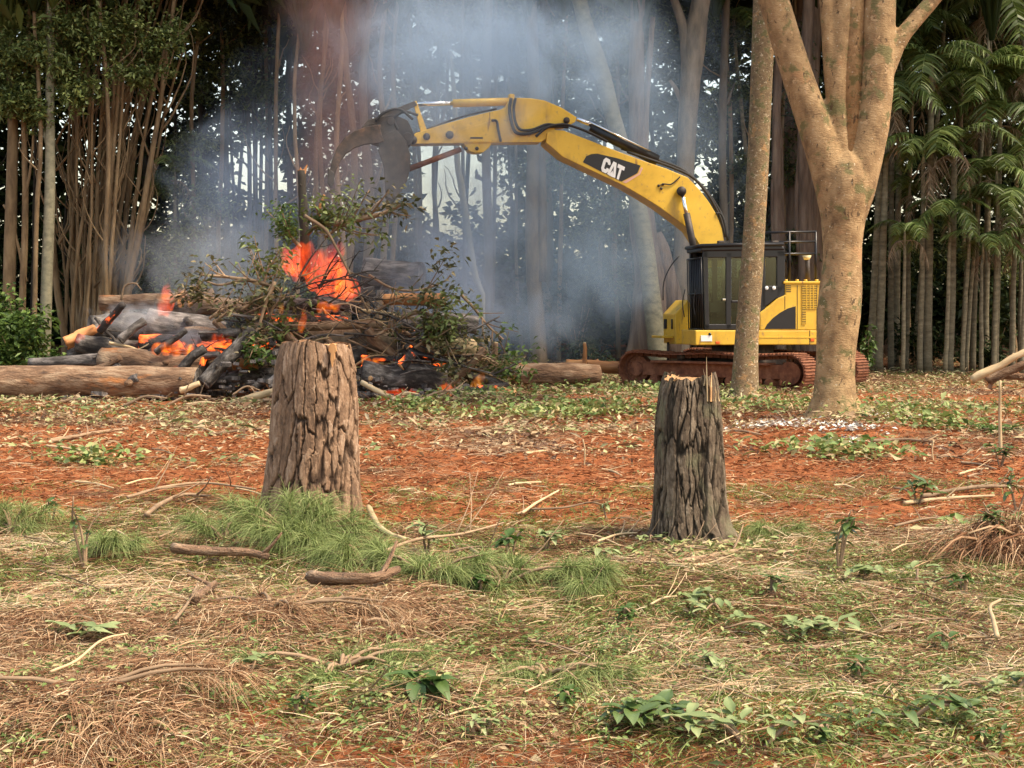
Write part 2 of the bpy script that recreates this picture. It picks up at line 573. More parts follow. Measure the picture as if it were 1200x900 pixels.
MT['soil_bits'] = m_rnd('soil_bits', [(0, (.07, .022, .01)), (.35, (.20, .065, .025)), (.6, (.33, .13, .055)), (.8, (.36, .20, .10)), (1, (.48, .34, .20))], .95, .05, .1)
MT['ash_bits'] = m_rnd('ash_bits', [(0, (.40, .38, .33)), (1, (.72, .70, .64))], .8, 0)
MT['yellow'] = m_tex('yellow_paint', [(.25, (.52, .30, .035)), (.45, (.70, .42, .045)), (.75, (.78, .49, .06))], 2.2, (1, 1, 1), 'obj', 7, .42, .05, 20, None, .005,
                     spots=[((.30, .17, .06), 2.2, .55, .85, (1, 1, .4)), ((.36, .21, .09), 9, .60, .75), ((.12, .08, .05), 30, .68, .74), ((.25, .12, .05), 5, .64, .72, (1, 1, .2))], var=0)
MT['black'] = m_plain('black_paint', (.014, .014, .016), .35, dirt=.3)
MT['rubber'] = m_plain('black_rubber', (.018, .017, .017), .7, dirt=.3)
MT['steel_dark'] = m_tex('steel_dark', [(.3, (.03, .026, .024)), (.6, (.08, .065, .055)), (.8, (.17, .10, .06))], 5, rough=.6, bump=.2, metal=.4, var=0)
MT['steel_rust'] = m_tex('steel_rust', [(.3, (.10, .035, .02)), (.5, (.21, .075, .035)), (.75, (.33, .15, .08))], 7, rough=.8, bump=.35, metal=.15, var=.15)
MT['steel_soot'] = m_tex('steel_soot', [(.3, (.018, .014, .012)), (.55, (.07, .045, .032)), (.78, (.19, .10, .06))], 6, rough=.75, bump=.3, metal=.1, var=0)
MT['chrome'] = m_plain('chrome', (.75, .75, .74), .15, 1.0)
MT['white'] = m_plain('white_print', (.8, .8, .78), .5)
MT['cream'] = m_plain('cream_print', (.75, .66, .38), .5)
MT['pink'] = m_plain('pink_print', (.70, .40, .30), .5)
MT['decal'] = m_plain('black_decal', (.02, .02, .022), .4)
MT['lamp_orange'] = m_plain('orange_lens', (.7, .12, .02), .3)
MT['seat'] = m_plain('seat_cloth', (.05, .055, .05), .8)


def m_glass():
    m, n, l, b = _mat('cab_glass')
    tr = n.new('ShaderNodeBsdfTransparent')
    tr.inputs[0].default_value = (.78, .86, .76, 1)
    gl = n.new('ShaderNodeBsdfGlossy')
    gl.inputs['Roughness'].default_value = .03
    fr = n.new('ShaderNodeFresnel')
    fr.inputs[0].default_value = 1.6
    mx = n.new('ShaderNodeMixShader')
    l.new(fr.outputs[0], mx.inputs[0])
    l.new(tr.outputs[0], mx.inputs[1])
    l.new(gl.outputs[0], mx.inputs[2])
    l.new(mx.outputs[0], n['Material Output'].inputs['Surface'])
    return m


MT['glass'] = m_glass()

# ================================================================== GROUND
def bare(x, y):
    """1 where the red soil lies bare, 0 under straw and litter."""
    n = fbm(x * .8, y * .8, s=21, octv=4)
    n2 = fbm(x * 3.1, y * 2.2, s=25, octv=4)
    b = .05 + .9 * sstep(9.6, 11.2, y) * (1 - .5 * sstep(15, 20, y)) * (.55 + .75 * sstep(.35, .6, fbm(x * .35 + 9, y * .5, s=29, octv=3)))
    b = b - .25 * sstep(30, 36, y)
    low = sstep(5.75, 5.25, y + .35 * (n - .5) + .03 * np.clip(x, -3, 3) * 2)
    b = np.maximum(b, .85 * low)
    return np.clip(b + (n - .5) * 1.1 + (n2 - .5) * .75, 0, 1)


def make_ground():
    ys = np.concatenate([[-60, -25, -8, 0, 1.5], 2.6 * (62 / 2.6) ** np.linspace(0, 1, 430), 62 * (420 / 62) ** np.linspace(.03, 1, 26)])
    t = np.linspace(-1, 1, 421)
    t = t * .55 + .45 * t ** 3
    X = t[None] * (4.5 + .85 * np.abs(ys))[:, None]
    Y = np.repeat(ys[:, None], len(t), 1)
    x, y = X.ravel(), Y.ravel()
    z = gh(x, y)
    b = bare(x, y)
    z = z + (fbm(x * 7, y * 7, s=31, octv=4) - .5) * .05 * (1 - sstep(20, 40, y)) + (fbm(x * 24, y * 24, s=37, octv=3) - .5) * .022 * (1 - sstep(8, 14, y))
    m, n = len(ys), len(t)
    i = np.arange(m - 1)[:, None] * n
    j = np.arange(n - 1)[None]
    q = np.stack([i + j, i + j + 1, i + n + j + 1, i + n + j], -1).reshape(-1, 4)
    mb = MB()
    mb.add(np.stack([x, y, z], -1), [q], b)
    mt, nn, l, bs = _mat('soil')
    vec = _coord(nn, l, 'pos', (1, 1, 1))
    red = _ramp(nn, [(.28, (.13, .038, .015)), (.5, (.30, .095, .034)), (.72, (.45, .18, .07))])
    l.new(_noise(nn, l, vec, 5.5, 9, .7), red.inputs[0])
    shaded_duff = _ramp(nn, [(.28, (.045, .022, .012)), (.48, (.12, .06, .03)), (.66, (.21, .12, .065)), (.8, (.30, .2, .115))])  # darkened in place of the shade between the straws
    l.new(_noise(nn, l, vec, 11, 9, .75), shaded_duff.inputs[0])
    a = nn.new('ShaderNodeAttribute')
    a.attribute_name = 'rnd'
    fine = _noise(nn, l, vec, 9, 6, .7)
    ad = nn.new('ShaderNodeMath')
    ad.operation = 'ADD'
    l.new(a.outputs['Fac'], ad.inputs[0])
    l.new(fine, ad.inputs[1])
    fr = _ramp(nn, [(.72 / 2, (0, 0, 0)), (1.15 / 2, (1, 1, 1))])
    hf = nn.new('ShaderNodeMath')
    hf.operation = 'MULTIPLY'
    hf.inputs[1].default_value = .5
    l.new(ad.outputs[0], hf.inputs[0])
    l.new(hf.outputs[0], fr.inputs[0])
    c = _mixc(nn, l, fr.outputs[0], shaded_duff.outputs[0], red.outputs[0])
    l.new(c, bs.inputs['Base Color'])
    bs.inputs['Roughness'].default_value = .95
    bs.inputs['Specular IOR Level'].default_value = .2
    bp = nn.new('ShaderNodeBump')
    bp.inputs['Strength'].default_value, bp.inputs['Distance'].default_value = .9, .03
    l.new(_noise(nn, l, vec, 26, 8, .75), bp.inputs['Height'])
    l.new(bp.outputs[0], bs.inputs['Normal'])
    tag(mb.build('ground', mt), 'red earth clearing covered with straw and leaf litter', kind='structure')


make_ground()

# ================================================================== FOREST
CROWNS = []


def crown_mesh(i, mat, n=700, r=(2.1, 2.1, 2.4), L=.5):
    c = rdir(14) * rng.uniform(.35, 1, 14)[:, None] * np.array(r)
    k = rng.integers(0, 14, n)
    P = c[k] + rdir(n) * (rng.uniform(0, 1, n) ** .5)[:, None] * .85
    mb = MB()
    leaves(mb, P, rdir(n, -.9, .5), rng.uniform(.6, 1.2, n) * L, rng.uniform(.5, .9, n) * L * .55, rng.uniform(0, 1, n))
    for q in c:
        mb.tube(spline([(0, 0, -r[2] * 1.1), q * .5 + np.array((0, 0, -.4)), q], 5), np.linspace(.05, .012, 5), 4)
    return mb.mesh('crown', mat)


for i in range(3):
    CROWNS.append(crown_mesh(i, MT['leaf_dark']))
CROWN_OL = [crown_mesh(5, MT['leaf_olive'], 900, L=.34) for _ in range(2)]


def add_crown(root, p, s, olive=False):
    me = random.choice(CROWN_OL if olive else CROWNS)
    o = bpy.data.objects.new('crown', me)
    COL.objects.link(o)
    o.parent = root
    o.location = np.asarray(p) - np.array(root.location)
    o.rotation_euler = (0, 0, random.uniform(0, 6.28))
    o.scale = (s, s, s * random.uniform(.9, 1.2))
    return o


def pxpath(path, Z, n=14, dz=0.0, ground=True, jit=.0):
    """[(px, py, width px)] from the foot upward -> 3D points and radii at distance Z (dz: lean away per step)."""
    p = spline(path, n)
    pts = np.array([at(a, b, Z + dz * i / n) for i, (a, b, w) in enumerate(p)])
    rad = np.maximum(.006, p[:, 2] / 2 / ppm(Z))
    if jit:
        pts[1:-1, :2] += (np.cumsum(rng.normal(0, jit, (n, 2)), 0)[1:-1]) * .5
    if ground:
        z = ghf(pts[0, 0], pts[0, 1]) - .12
        if pts[0, 2] > z:
            pts = np.concatenate([[[pts[0, 0], pts[0, 1], z]], pts])
            rad = np.concatenate([[rad[0] * 1.08], rad])
    return pts, rad


def tree(name, label, paths, Z, mat, group=None, k=9, crown=1.6, olive=False, dz=0., wob=.12, sprays=(), foot=None, jit=0., cat='tree', remesh=0, spray_mat='leaf_olive', crown_z=None):
    pts, rad = pxpath(paths[0], Z, 16, dz, jit=jit)
    base = np.array((pts[0, 0], pts[0, 1], ghf(pts[0, 0], pts[0, 1])))
    r = thing(name, label, cat, base, 0, group)
    mb = MB()
    sd = random.randint(0, 999)
    mb.tube(pts, rad, k, wob=wob, seed=sd)
    tips = [(pts[-1], rad[-1])]
    for q in paths[1:]:
        a, b = pxpath(q, Z, 10, dz, ground=False, jit=jit)
        mb.tube(a, b, max(5, k - 2), wob=wob, seed=sd + 3)
        tips.append((a[-1], b[-1]))
    o = mb.build('trunk', MT[mat], r, origin=base)
    if remesh:
        md = o.modifiers.new('merge', 'REMESH')
        md.mode, md.voxel_size, md.use_smooth_shade = 'VOXEL', remesh, True
        sm = o.modifiers.new('smooth', 'SMOOTH')
        sm.factor, sm.iterations = .5, 3
    if crown:
        p, w = tips[0]
        zc = crown_z if crown_z is not None else max(p[2] + 1.2, 10.6 + random.uniform(0, 2.2))
        if zc - p[2] > 1.5 * crown:
            MB().tube(spline([p, (p + np.array((0, 0, zc - p[2]))) + rdir(1)[0] * .2], 4), np.linspace(w, w * .5, 4), 6).build('stem', MT[mat], r, origin=base)
        add_crown(r, (p[0], p[1], zc), crown, olive)
    if sprays:
        sp = MB()
        for (px, py, rr, n) in sprays:
            n = int(n * 1.7)
            c = at(px, py, Z)
            R0 = rr / ppm(Z)
            kk = max(4, n // 34)
            cc = c + rdir(kk) * R0 * rng.uniform(.2, 1, kk)[:, None] * np.array((1, .6, .8))
            id_ = rng.integers(0, kk, n)
            P = cc[id_] + rdir(n) * (rng.uniform(0, 1, n) ** .6)[:, None] * R0 * .42
            leaves(sp, P, rdir(n, -.9, .4), rng.uniform(.08, .2, n), rng.uniform(.04, .09, n), rng.uniform(0, 1, n))
            for q in cc:
                sp.tube(spline([c + np.array((0, .1, -.3 * R0)), (c + q) / 2, q], 4), np.linspace(.02, .006, 4), 4, rnd=.1)
        sp.build('foliage', MT[spray_mat], r, origin=base)
    return r


def twigs(path, n, lo=.35, ln=(30, 80), spread=.9, up=.7):
    """Side branches of a stem, in picture units, growing up and out."""
    out = []
    p = spline(path, 40)
    for _ in range(n):
        i = int(random.uniform(lo, .97) * 39)
        x, y, w = p[i]
        L = random.uniform(*ln)
        s = random.choice((-1, 1)) * random.uniform(.25, spread)
        w0 = max(1.6, w * .5)
        out.append([(x, y, w0), (x + s * L * .45, y - L * .35 * up, w0 * .75), (x + s * L * .75, y - L * .8 * up, w0 * .5), (x + s * L * .8 + random.uniform(-8, 8), y - L * 1.25 * up, w0 * .3)])
    return out


# --- the forked tree and the blotched tree in front of the excavator
tree('forked_tree', 'thick tan tree forking into several limbs beside the excavator', [
    [(977, 494, 78), (978, 484, 62), (978, 465, 51), (979, 430, 46), (981, 395, 48), (984, 355, 52), (987, 310, 46), (987, 275, 47), (989, 235, 58), (992, 200, 56), (994, 180, 30)],
    [(983, 300, 14), (981, 255, 38), (975, 212, 44), (964, 176, 41), (945, 120, 37), (926, 62, 35), (906, 0, 35), (885, -80, 34), (850, -210, 26)],
    [(993, 300, 14), (996, 255, 38), (1004, 215, 46), (1015, 172, 43), (1024, 130, 41), (1028, 80, 40), (1029, 30, 39), (1032, -20, 37), (1040, -180, 28)],
    [(988, 250, 14), (988, 205, 30), (984, 160, 27), (981, 100, 25), (985, 50, 25), (988, 0, 24), (992, -140, 18)],
    [(985, 175, 24), (974, 90, 17), (968, 0, 16), (955, -140, 12)],
    [(1030, 100, 26), (1052, 50, 20), (1074, 22, 18), (1095, -2, 17), (1150, -70, 12)],
    [(1005, 172, 30), (1018, 160, 30), (1027, 154, 22), (1031, 152, 10)],
    [(966, 476, 34), (954, 490, 26), (936, 501, 12)], [(992, 476, 34), (1004, 490, 26), (1024, 502, 11)], [(978, 478, 36), (974, 495, 28), (968, 508, 14)],
], 20.7, 'bark_tan', k=18, crown=1.5, wob=.07, remesh=.026, crown_z=12.2)
tree('blotched_tree', 'slender straight tree with blotched bark standing before the excavator tracks', [
    [(872, 464, 38), (873, 450, 33), (875, 400, 28), (880, 330, 26), (885, 250, 25), (890, 150, 25), (894, 50, 25), (897, -60, 24), (900, -180, 20)],
], 26.3, 'bark_blotch', k=18, crown=1.5, wob=.06, crown_z=12.0)

# --- trees behind the boom and in the smoke
G_MID = 'trees standing in the smoke behind the boom'
tree('leaning_tree', 'pale tree leaning right behind the boom, its upper trunk above the lettering', [
    [(772, 418, 24), (764, 350, 21), (754, 270, 20), (742, 215, 19), (722, 150, 19), (704, 80, 19), (690, 40, 18), (677, -10, 18), (660, -120, 18)]], 36, 'bark_palegreen', wob=.12, crown=1.7)
tree('shaggy_tree', 'broad trunk with hanging shreds of bark behind the front of the tracks', [
    [(762, 418, 46), (760, 370, 42), (762, 320, 36), (752, 260, 32), (748, 200, 20), (745, 100, 18), (748, 0, 16), (750, -120, 14)],
    [(785, 418, 26), (790, 360, 22), (778, 305, 20), (766, 275, 22)], [(740, 418, 16), (746, 380, 14), (752, 330, 12)],
    [(752, 250, 14), (756, 180, 8), (758, 110, 7), (765, 20, 6)]], 36.8, 'bark_shaggy', wob=.3, k=12, crown=1.6)
tree('forked_grey_tree', 'stout grey tree forking high above the elbow of the boom', [
    [(794, 418, 30), (797, 360, 25), (800, 300, 22), (803, 200, 21), (808, 110, 24), (813, 55, 28), (820, 10, 22), (832, -60, 22), (840, -160, 16)],
    [(808, 72, 20), (800, 30, 12), (787, -10, 9), (770, -90, 7)], [(806, 135, 8), (792, 105, 6), (785, 94, 4)]], 37, 'bark_grey', wob=.12, crown=1.8)
for px, w, Z, lab in ((848, 10, 38, 'thin straight pole-like tree above the bend of the boom'),
                      (748, 13, 40, 'slim hazy trunk rising left of the stout forked grey tree'),
                      (570, 11, 38, 'slim straight trunk in the smoke under the arm bracket'),
                      (640, 17, 39, 'hazy trunk in the smoke directly above and below the boom tip')):
    tree('slim_tree', lab, [[(px + random.uniform(-4, 4), 416, w * 1.15), (px + 2, 300, w), (px - 1, 150, w * .95), (px + 3, 0, w * .9), (px, -140, w * .7)]] + twigs([(px, 300, w), (px, -60, w * .7)], 2), Z, 'bark_grey', G_MID, wob=.12, crown=1.5, jit=.02)
tree('twin_tree', 'brown double trunk in the smoke below the boom tip', [
    [(632, 418, 20), (628, 360, 18), (624, 300, 17), (624, 220, 16), (626, 120, 15), (622, 0, 13), (620, -120, 10)],
    [(634, 330, 12), (636, 260, 11), (635, 180, 8), (634, 165, 5)]], 37, 'bark_stem', G_MID, wob=.14, crown=1.5)
tree('bowed_tree', 'thin pale bowed sapling in the smoke below the arm', [
    [(566, 345, 5), (556, 320, 8), (548, 270, 8), (541, 220, 8), (536, 190, 7), (533, 120, 6), (528, 60, 4)]], 35.5, 'bark_palegreen', G_MID, crown=0)
for px, top, w in ((604, 40, 5), (706, 60, 6), (722, 90, 5), (660, 200, 5), (550, 30, 6), (512, 90, 7), (486, 130, 7)):
    z = random.uniform(38, 44)
    pth = [(px + random.uniform(-8, 8), 417, w), (px + random.uniform(-5, 5), 300, w * .9), (px + random.uniform(-8, 8), 180, w * .8), (px + random.uniform(-15, 15), top, w * .6), (px + random.uniform(-20, 20), -120, w * .45)]
    tree('thin_tree', 'thin dark tree dim in the smoke behind the arm and boom', [pth] + twigs(pth, 3, ln=(20, 60)), z, 'bark_grey', 'thin trees dim in the smoke', k=6, crown=1.3, jit=.03)

# --- trees behind the cab
for px, w, lab in ((928, 24, 'dark shaggy trunk behind the cab, hung with dry palm litter'), (944, 17, 'brown trunk between the shaggy trunk and the forked tree'),
                   (912, 12, 'narrow trunk seen between the blotched tree and the cab roof'), (954, 14, 'dark trunk close behind the left edge of the forked tree')):
    pth = [(px + 3, 416, w * 1.1), (px, 300, w), (px - 2, 150, w * .9), (px + 4, 0, w * .8), (px + 8, -140, w * .6)]
    tree('shaggy_tree', lab, [pth, [(px + w * .5, 350, w * .4), (px + w * .45, 240, w * .3), (px + w * .3, 150, w * .2)], [(px - w * .5, 300, w * .3), (px - w * .6, 220, w * .3), (px - w * .2, 120, w * .1)]],
         37 + random.uniform(-1, 2), 'bark_shaggy', None, wob=.25, crown=1.6)

# --- red lit trees behind the burning pile
G_RED = 'trees behind the burning pile'
red = [((346, 5), 348, 9, 'slender forked trunk rising straight behind the broken snag'),
       ((374, 2), 372, 10, 'left one of two curved trunks rising between the snag and the grapple'),
       ((380, 3), 379, 9, 'right one of two curved trunks rising between the snag and the grapple'),
       ((395, 0), 397, 11, 'upright trunk in brown smoke left of the grapple tines'),
       ((411, -2), 412, 15, 'wide trunk in brown smoke just above the grapple tines'),
       ((427, 3), 430, 20, 'widest dark trunk in brown smoke above the grapple'),
       ((448, 0), 449, 13, 'dim trunk in smoke above the grapple pivot'),
       ((462, 4), 462, 10, 'dim slender trunk between the grapple pivot and the long chrome rod')]
for (px, ln), x0, w, lab in red:
    Z = random.uniform(34, 38)
    pth = [(x0 + ln, 418, w * 1.1), (x0, 330, w), (x0 - 2, 230, w * .9), (px + 2, 130, w * .8), (px + ln, 40, w * .7), (px + 2 * ln, -120, w * .5)]
    pth = [(a_ + 5 * math.sin(b_ * .021 + x0), b_, c_ * .62) for a_, b_, c_ in spline(pth, 9)]
    tree('reddish_tree', lab, [pth] + twigs(pth, 4, .35, (30, 70), .5), Z, 'bark_stem', G_RED, k=8, crown=1.6, jit=.02)
for px, w in ((318, 6), (268, 8), (283, 5), (306, 5), (240, 7), (276, 4), (292, 6), (299, 4), (327, 5)):
    pth = [(px, 418, w), (px + random.uniform(-4, 4), 250, w * .9), (px + random.uniform(-6, 6), 100, w * .8), (px + random.uniform(-12, 12), -120, w * .6)]
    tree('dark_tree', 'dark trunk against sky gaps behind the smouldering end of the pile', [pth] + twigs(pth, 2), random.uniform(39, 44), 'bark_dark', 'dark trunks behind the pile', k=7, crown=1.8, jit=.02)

# --- fan of thin stems at the left
tree('pale_tree', 'pale straight slim tree at the left, left of the fan of thin stems', [
    [(52, 415, 14), (55, 330, 13), (58, 220, 12), (58, 110, 10), (59, 0, 9), (62, -140, 7)], [(60, 190, 5), (50, 150, 4), (38, 120, 3)]], 33.5, 'bark_palegreen', crown=1.7, olive=True, jit=.01,
    sprays=[(85, 95, 50, 420), (25, 110, 50, 420)])
tree('brown_tree', 'brown trunk farthest left with leaves hanging over it', [
    [(8, 415, 17), (11, 330, 15), (13, 220, 13), (14, 120, 11), (8, 0, 9), (5, -140, 7)]], 34, 'bark_stem', crown=1.8, olive=True, jit=.01, sprays=[(10, 100, 50, 420), (40, 25, 55, 450)])
tree('crooked_tree', 'thin crooked stem between the farthest left trunk and the pale tree', [
    [(24, 415, 8), (27, 330, 8), (30, 220, 7), (28, 120, 6), (34, 20, 5), (40, -120, 4)], [(29, 240, 4), (38, 190, 3), (40, 140, 3)], [(31, 330, 4), (14, 260, 3), (4, 240, 3)]], 34, 'bark_stem', crown=1.4, olive=True, jit=.02)
NS = 31
for i in range(NS):
    u = i / (NS - 1)
    bx = 76 + 72 * u + random.uniform(-5, 5)
    tx = 66 + 156 * u ** 1.15 + random.uniform(-24, 24)
    w = random.choice((3, 3.5, 4.5, 5, 6, 8.5))
    bow = random.uniform(-17, 17)
    pth = [(bx, 416, w * 1.1), (bx + bow * .3 + 4 * u, 350, w), (bx + (tx - bx) * .22 + bow, 250, w * .88), (bx + (tx - bx) * .5 + bow, 130, w * .7), (tx, 0, w * .5), (tx + 14 * u, -110, w * .35)]
    br = twigs(pth, 6, .2, (40, 120), .6, .9)
    sp = []
    if i % 3 == 1:
        sp = [(tx + random.uniform(-20, 25), random.uniform(20, 85), random.uniform(24, 44), 300)]
    if i == 22:
        sp = [(170, 65, 34, 620)]
    tree('bare_sapling', 'thin brown stem in the dense fan of bare stems behind the burning pile', [pth] + br, random.uniform(34.2, 37.5), 'bark_stem', 'fan of thin stems', k=6, crown=1.2, olive=True, sprays=sp, jit=.05, wob=.2)

# --- palms at the right
def frond_mesh(dry, L, seed):
    mb = MB()
    n = 38
    up = .75 if not dry else .25
    t = np.linspace(0, 1, 14)
    if dry:
        up = .55
    sag = (.62 if not dry else .78) + .25 * random.random()
    c = np.stack([L * t * (1 - .15 * t), 0 * t, L * (up * t - (sag + up * .35) * t * t)], -1)
    mb.tube(c, np.linspace(.028, .006, 14), 4, rnd=.9 if not dry else .5)
    u = np.repeat(np.linspace(.1, .99, n), 2)
    side = np.tile((1., -1.), n)
    P = np.stack([np.interp(u, t, c[:, k]) for k in range(3)], -1)
    T = unit(np.stack([np.interp(u, t, np.gradient(c[:, k])) for k in range(3)], -1))
    D = T * .55 + np.array((0, 1, 0)) * side[:, None] + rdir(2 * n) * (.12 if not dry else .38) + np.array((0, 0, .06 if not dry else -.45))
    ln = L * .30 * np.sin(math.pi * np.clip(.14 + u * .80, 0, 1)) ** .6 * rng.uniform(.85, 1.1, 2 * n)
    rr = rng.uniform(.2, 1, 2 * n)
    if dry:
        kp = rng.uniform(0, 1, 2 * n) < .66
        P, D, ln, rr = P[kp], D[kp], ln[kp] * rng.uniform(.5, 1.25, kp.sum()), rr[kp]
    blades(mb, P, D, ln, .07 if not dry else .036, rr, .55 if not dry else .8, 3, .1)
    return mb.mesh('frond', MT['frond_dry' if dry else 'frond_green'])


FR_G = [frond_mesh(False, 2.0, i) for i in range(6)]
FR_D = [frond_mesh(True, 1.6, i) for i in range(5)]


def palm(label, bx, by, cx, cyy, w, Z, ng=8, nd=3, s=1.0, group='palms at the right edge of the clearing', az=None):
    pts, rad = pxpath([(bx, by, w * 1.15), (bx + (cx - bx) * .4, by + (cyy - by) * .4, w), (cx, cyy, w * .7)], Z, 12, jit=.01)
    base = np.array((pts[0, 0], pts[0, 1], ghf(pts[0, 0], pts[0, 1])))
    r = thing('palm_tree', label, 'palm', base, 0, group)
    MB().tube(pts, rad, 9, wob=.08, seed=random.randint(0, 99)).build('trunk', MT['bark_palm'], r, origin=base)
    top = pts[-1]
    MB().tube([top - (0, 0, .1), top + (0, 0, .45)], [rad[-1] * 1.15, rad[-1] * .5], 8).build('crown_shaft', MT['bark_palegreen'], r, origin=base)
    a0 = random.uniform(0, 6.28)
    for i in range(ng + nd):
        dry = i >= ng
        o = bpy.data.objects.new('frond', random.choice(FR_D if dry else FR_G))
        COL.objects.link(o)
        o.parent = r
        o.location = top + np.array((0, 0, .3 if not dry else .05)) - base
        a = a0 + i * 2.4 + random.uniform(-.3, .3)
        tilt = random.uniform(-.55, .3) if not dry else random.uniform(.1, .6)
        o.rotation_euler = (random.uniform(-.15, .15), tilt, a)
        k = s * random.uniform(.8, 1.15)
        o.scale = (k, k, k)
    return r


PALMS = [(1030, 418, 1040, 128, 11, 35, 9, 1, 1.1, 'palm just right of the forked tree with a stout trunk'),
         (1062, 418, 1066, 232, 7, 36, 6, 1, .7, 'short slender palm between the forked tree and the drooping palms'),
         (1087, 420, 1092, 92, 12, 34.8, 10, 1, 1.2, 'tall palm with arching green fronds right of the forked tree'),
         (1112, 420, 1118, 186, 12, 34.5, 4, 5, 1.1, 'palm with a mop of drooping dry fronds near the right edge'),
         (1140, 420, 1150, 112, 8, 35.2, 9, 1, 1.1, 'palm with a thin leaning trunk behind the drooping dry palm'),
         (1166, 420, 1172, 150, 10, 35.4, 9, 1, 1.1, 'palm left of the one touching the right edge, green fronds high up'),
         (1186, 420, 1190, 255, 8, 34.2, 7, 3, .9, 'low palm at the right edge with half dry fronds'),
         (1128, 420, 1138, 250, 6, 34.4, 7, 0, .7, 'small palm with bright green fronds below the drooping dry palm'),
         (1050, 418, 1056, 50, 9, 37, 10, 0, 1.25, 'tall palm behind the right branch of the forked tree'),
         (1205, 420, 1206, 90, 12, 35, 9, 3, 1.1, 'palm standing half outside the right edge'),
         (1155, 420, 1160, 20, 9, 37, 9, 2, 1.2, 'tallest palm at the right, dry fronds high at the top edge'),
         (1240, 420, 1245, 180, 12, 35, 8, 3, 1.1, 'palm beyond the right edge'),
         (898, 417, 860, 35, 7, 39, 7, 0, .9, 'palm behind the blotched tree with fronds left of its trunk'),
         (934, 417, 940, 150, 9, 39, 6, 3, .9, 'palm in the gap between the blotched tree and the forked tree'),
         (1022, 417, 1028, 210, 8, 38.5, 4, 3, .9, 'palm half hidden behind the trunk of the forked tree'),
         (206, 417, 205, 215, 6, 37, 5, 1, .8, 'small palm hanging in the dark right of the fan of stems')]
PALMS += [(1058, 420, 1060, 285, 6, 34.4, 6, 0, .6, 'low young palm with bright fronds right of the foot of the forked tree'), (1108, 420, 1112, 262, 6, 34.2, 7, 1, .7, 'young palm with arching fronds under the drooping dry palm'),
          (1150, 420, 1152, 300, 6, 34, 6, 1, .6, 'lowest young palm among the leaning stems'), (1198, 420, 1202, 290, 7, 33.8, 6, 2, .75, 'young palm low at the right edge behind the sloping logs'),
          (1078, 420, 1082, 195, 8, 34.6, 8, 1, .85, 'palm with mid height fronds between the two stout palms'), (1165, 420, 1168, 215, 7, 34.3, 8, 1, .85, 'palm with mid height fronds near the right edge')]
for bx, by, cx, cyy, w, Z, ng, nd, s, lab in PALMS:
    palm(lab, bx, by, cx, cyy, w * .78, Z, ng, nd + random.choice((0, 1, 2)), s * random.uniform(.72, .95))
for px, lean, w, lab in ((1020, 12, 8, 'pale slim trunk touching the right side of the forked tree'), (1044, 2, 7, 'straight trunk second right of the forked tree'), (1072, 22, 7, 'thin trunk leaning right between the straight palms'),
                         (1127, 12, 5, 'first of two thin stems leaning right below the dry palm'), (1133, 16, 4.5, 'second of two thin stems leaning right below the dry palm'),
                         (1195, 2, 5, 'slim trunk at the right edge')):
    pth = [(px, 418, w * 1.1), (px + lean * .4, 320, w), (px + lean, 200, w * .85), (px + lean * 1.5, 60, w * .7), (px + lean * 2, -120, w * .5)]
    tree('slim_tree', lab, [pth], random.uniform(35, 38), 'bark_palm', 'slim trunks among the palms', k=8, crown=1.5, jit=.01)

# --- many thin shaded trunks deeper in the wood
k_ = 0
for i in range(40):
    px = -260 + i * 43 + random.uniform(-9, 9)
    w = random.choice((4, 5, 6, 7, 9))
    Z = random.uniform(41, 50)
    if 985 < px < 1250 or 640 < px < 700:
        continue
    pth = [(px, 412, w), (px + random.uniform(-6, 6), 260, w * .9), (px + random.uniform(-14, 14), 80, w * .75), (px + random.uniform(-20, 20), -120, w * .5)]
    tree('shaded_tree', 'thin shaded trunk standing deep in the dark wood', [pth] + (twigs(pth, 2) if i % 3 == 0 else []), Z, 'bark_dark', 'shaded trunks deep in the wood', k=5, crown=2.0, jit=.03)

# --- the far wood that reads as one mass: foliage wall and added shading roof of leaves, with gaps to the sky
HOLES = [(525, 215, 34, 60, 3.4), (505, 200, 14, 40, 2), (296, 190, 22, 42, 2.3), (332, 120, 10, 40, 2.0), (332, 225, 12, 30, 2.0), (250, 20, 20, 16, 1.6), (205, 120, 10, 16, 2), (270, 70, 14, 14, 1.6), (100, 210, 14, 20, 1.4), (700, 40, 20, 20, 1.6), (760, 90, 14, 24, 1.6), (905, 20, 20, 20, 1.4), (1100, 20, 16, 16, 1.2), (226, 70, 16, 24, 3), (35, 28, 30, 24, 2.6), (118, 20, 18, 20, 2),
         (708, 172, 14, 34, 2.6), (762, 170, 14, 50, 1.8), (818, 242, 16, 46, 2.8), (745, 292, 26, 30, 1.8), (540, 60, 40, 60, 1.7), (640, 15, 40, 26, 2.4), (585, 215, 28, 40, 1.8), (850, 90, 22, 70, 1.3),
         (700, 240, 30, 40, 1.2), (940, 60, 40, 60, 1.2), (1036, 190, 20, 30, 1.2), (430, 60, 50, 50, 1.0), (345, 20, 20, 20, 1.8), (480, 170, 20, 60, 1.6)]


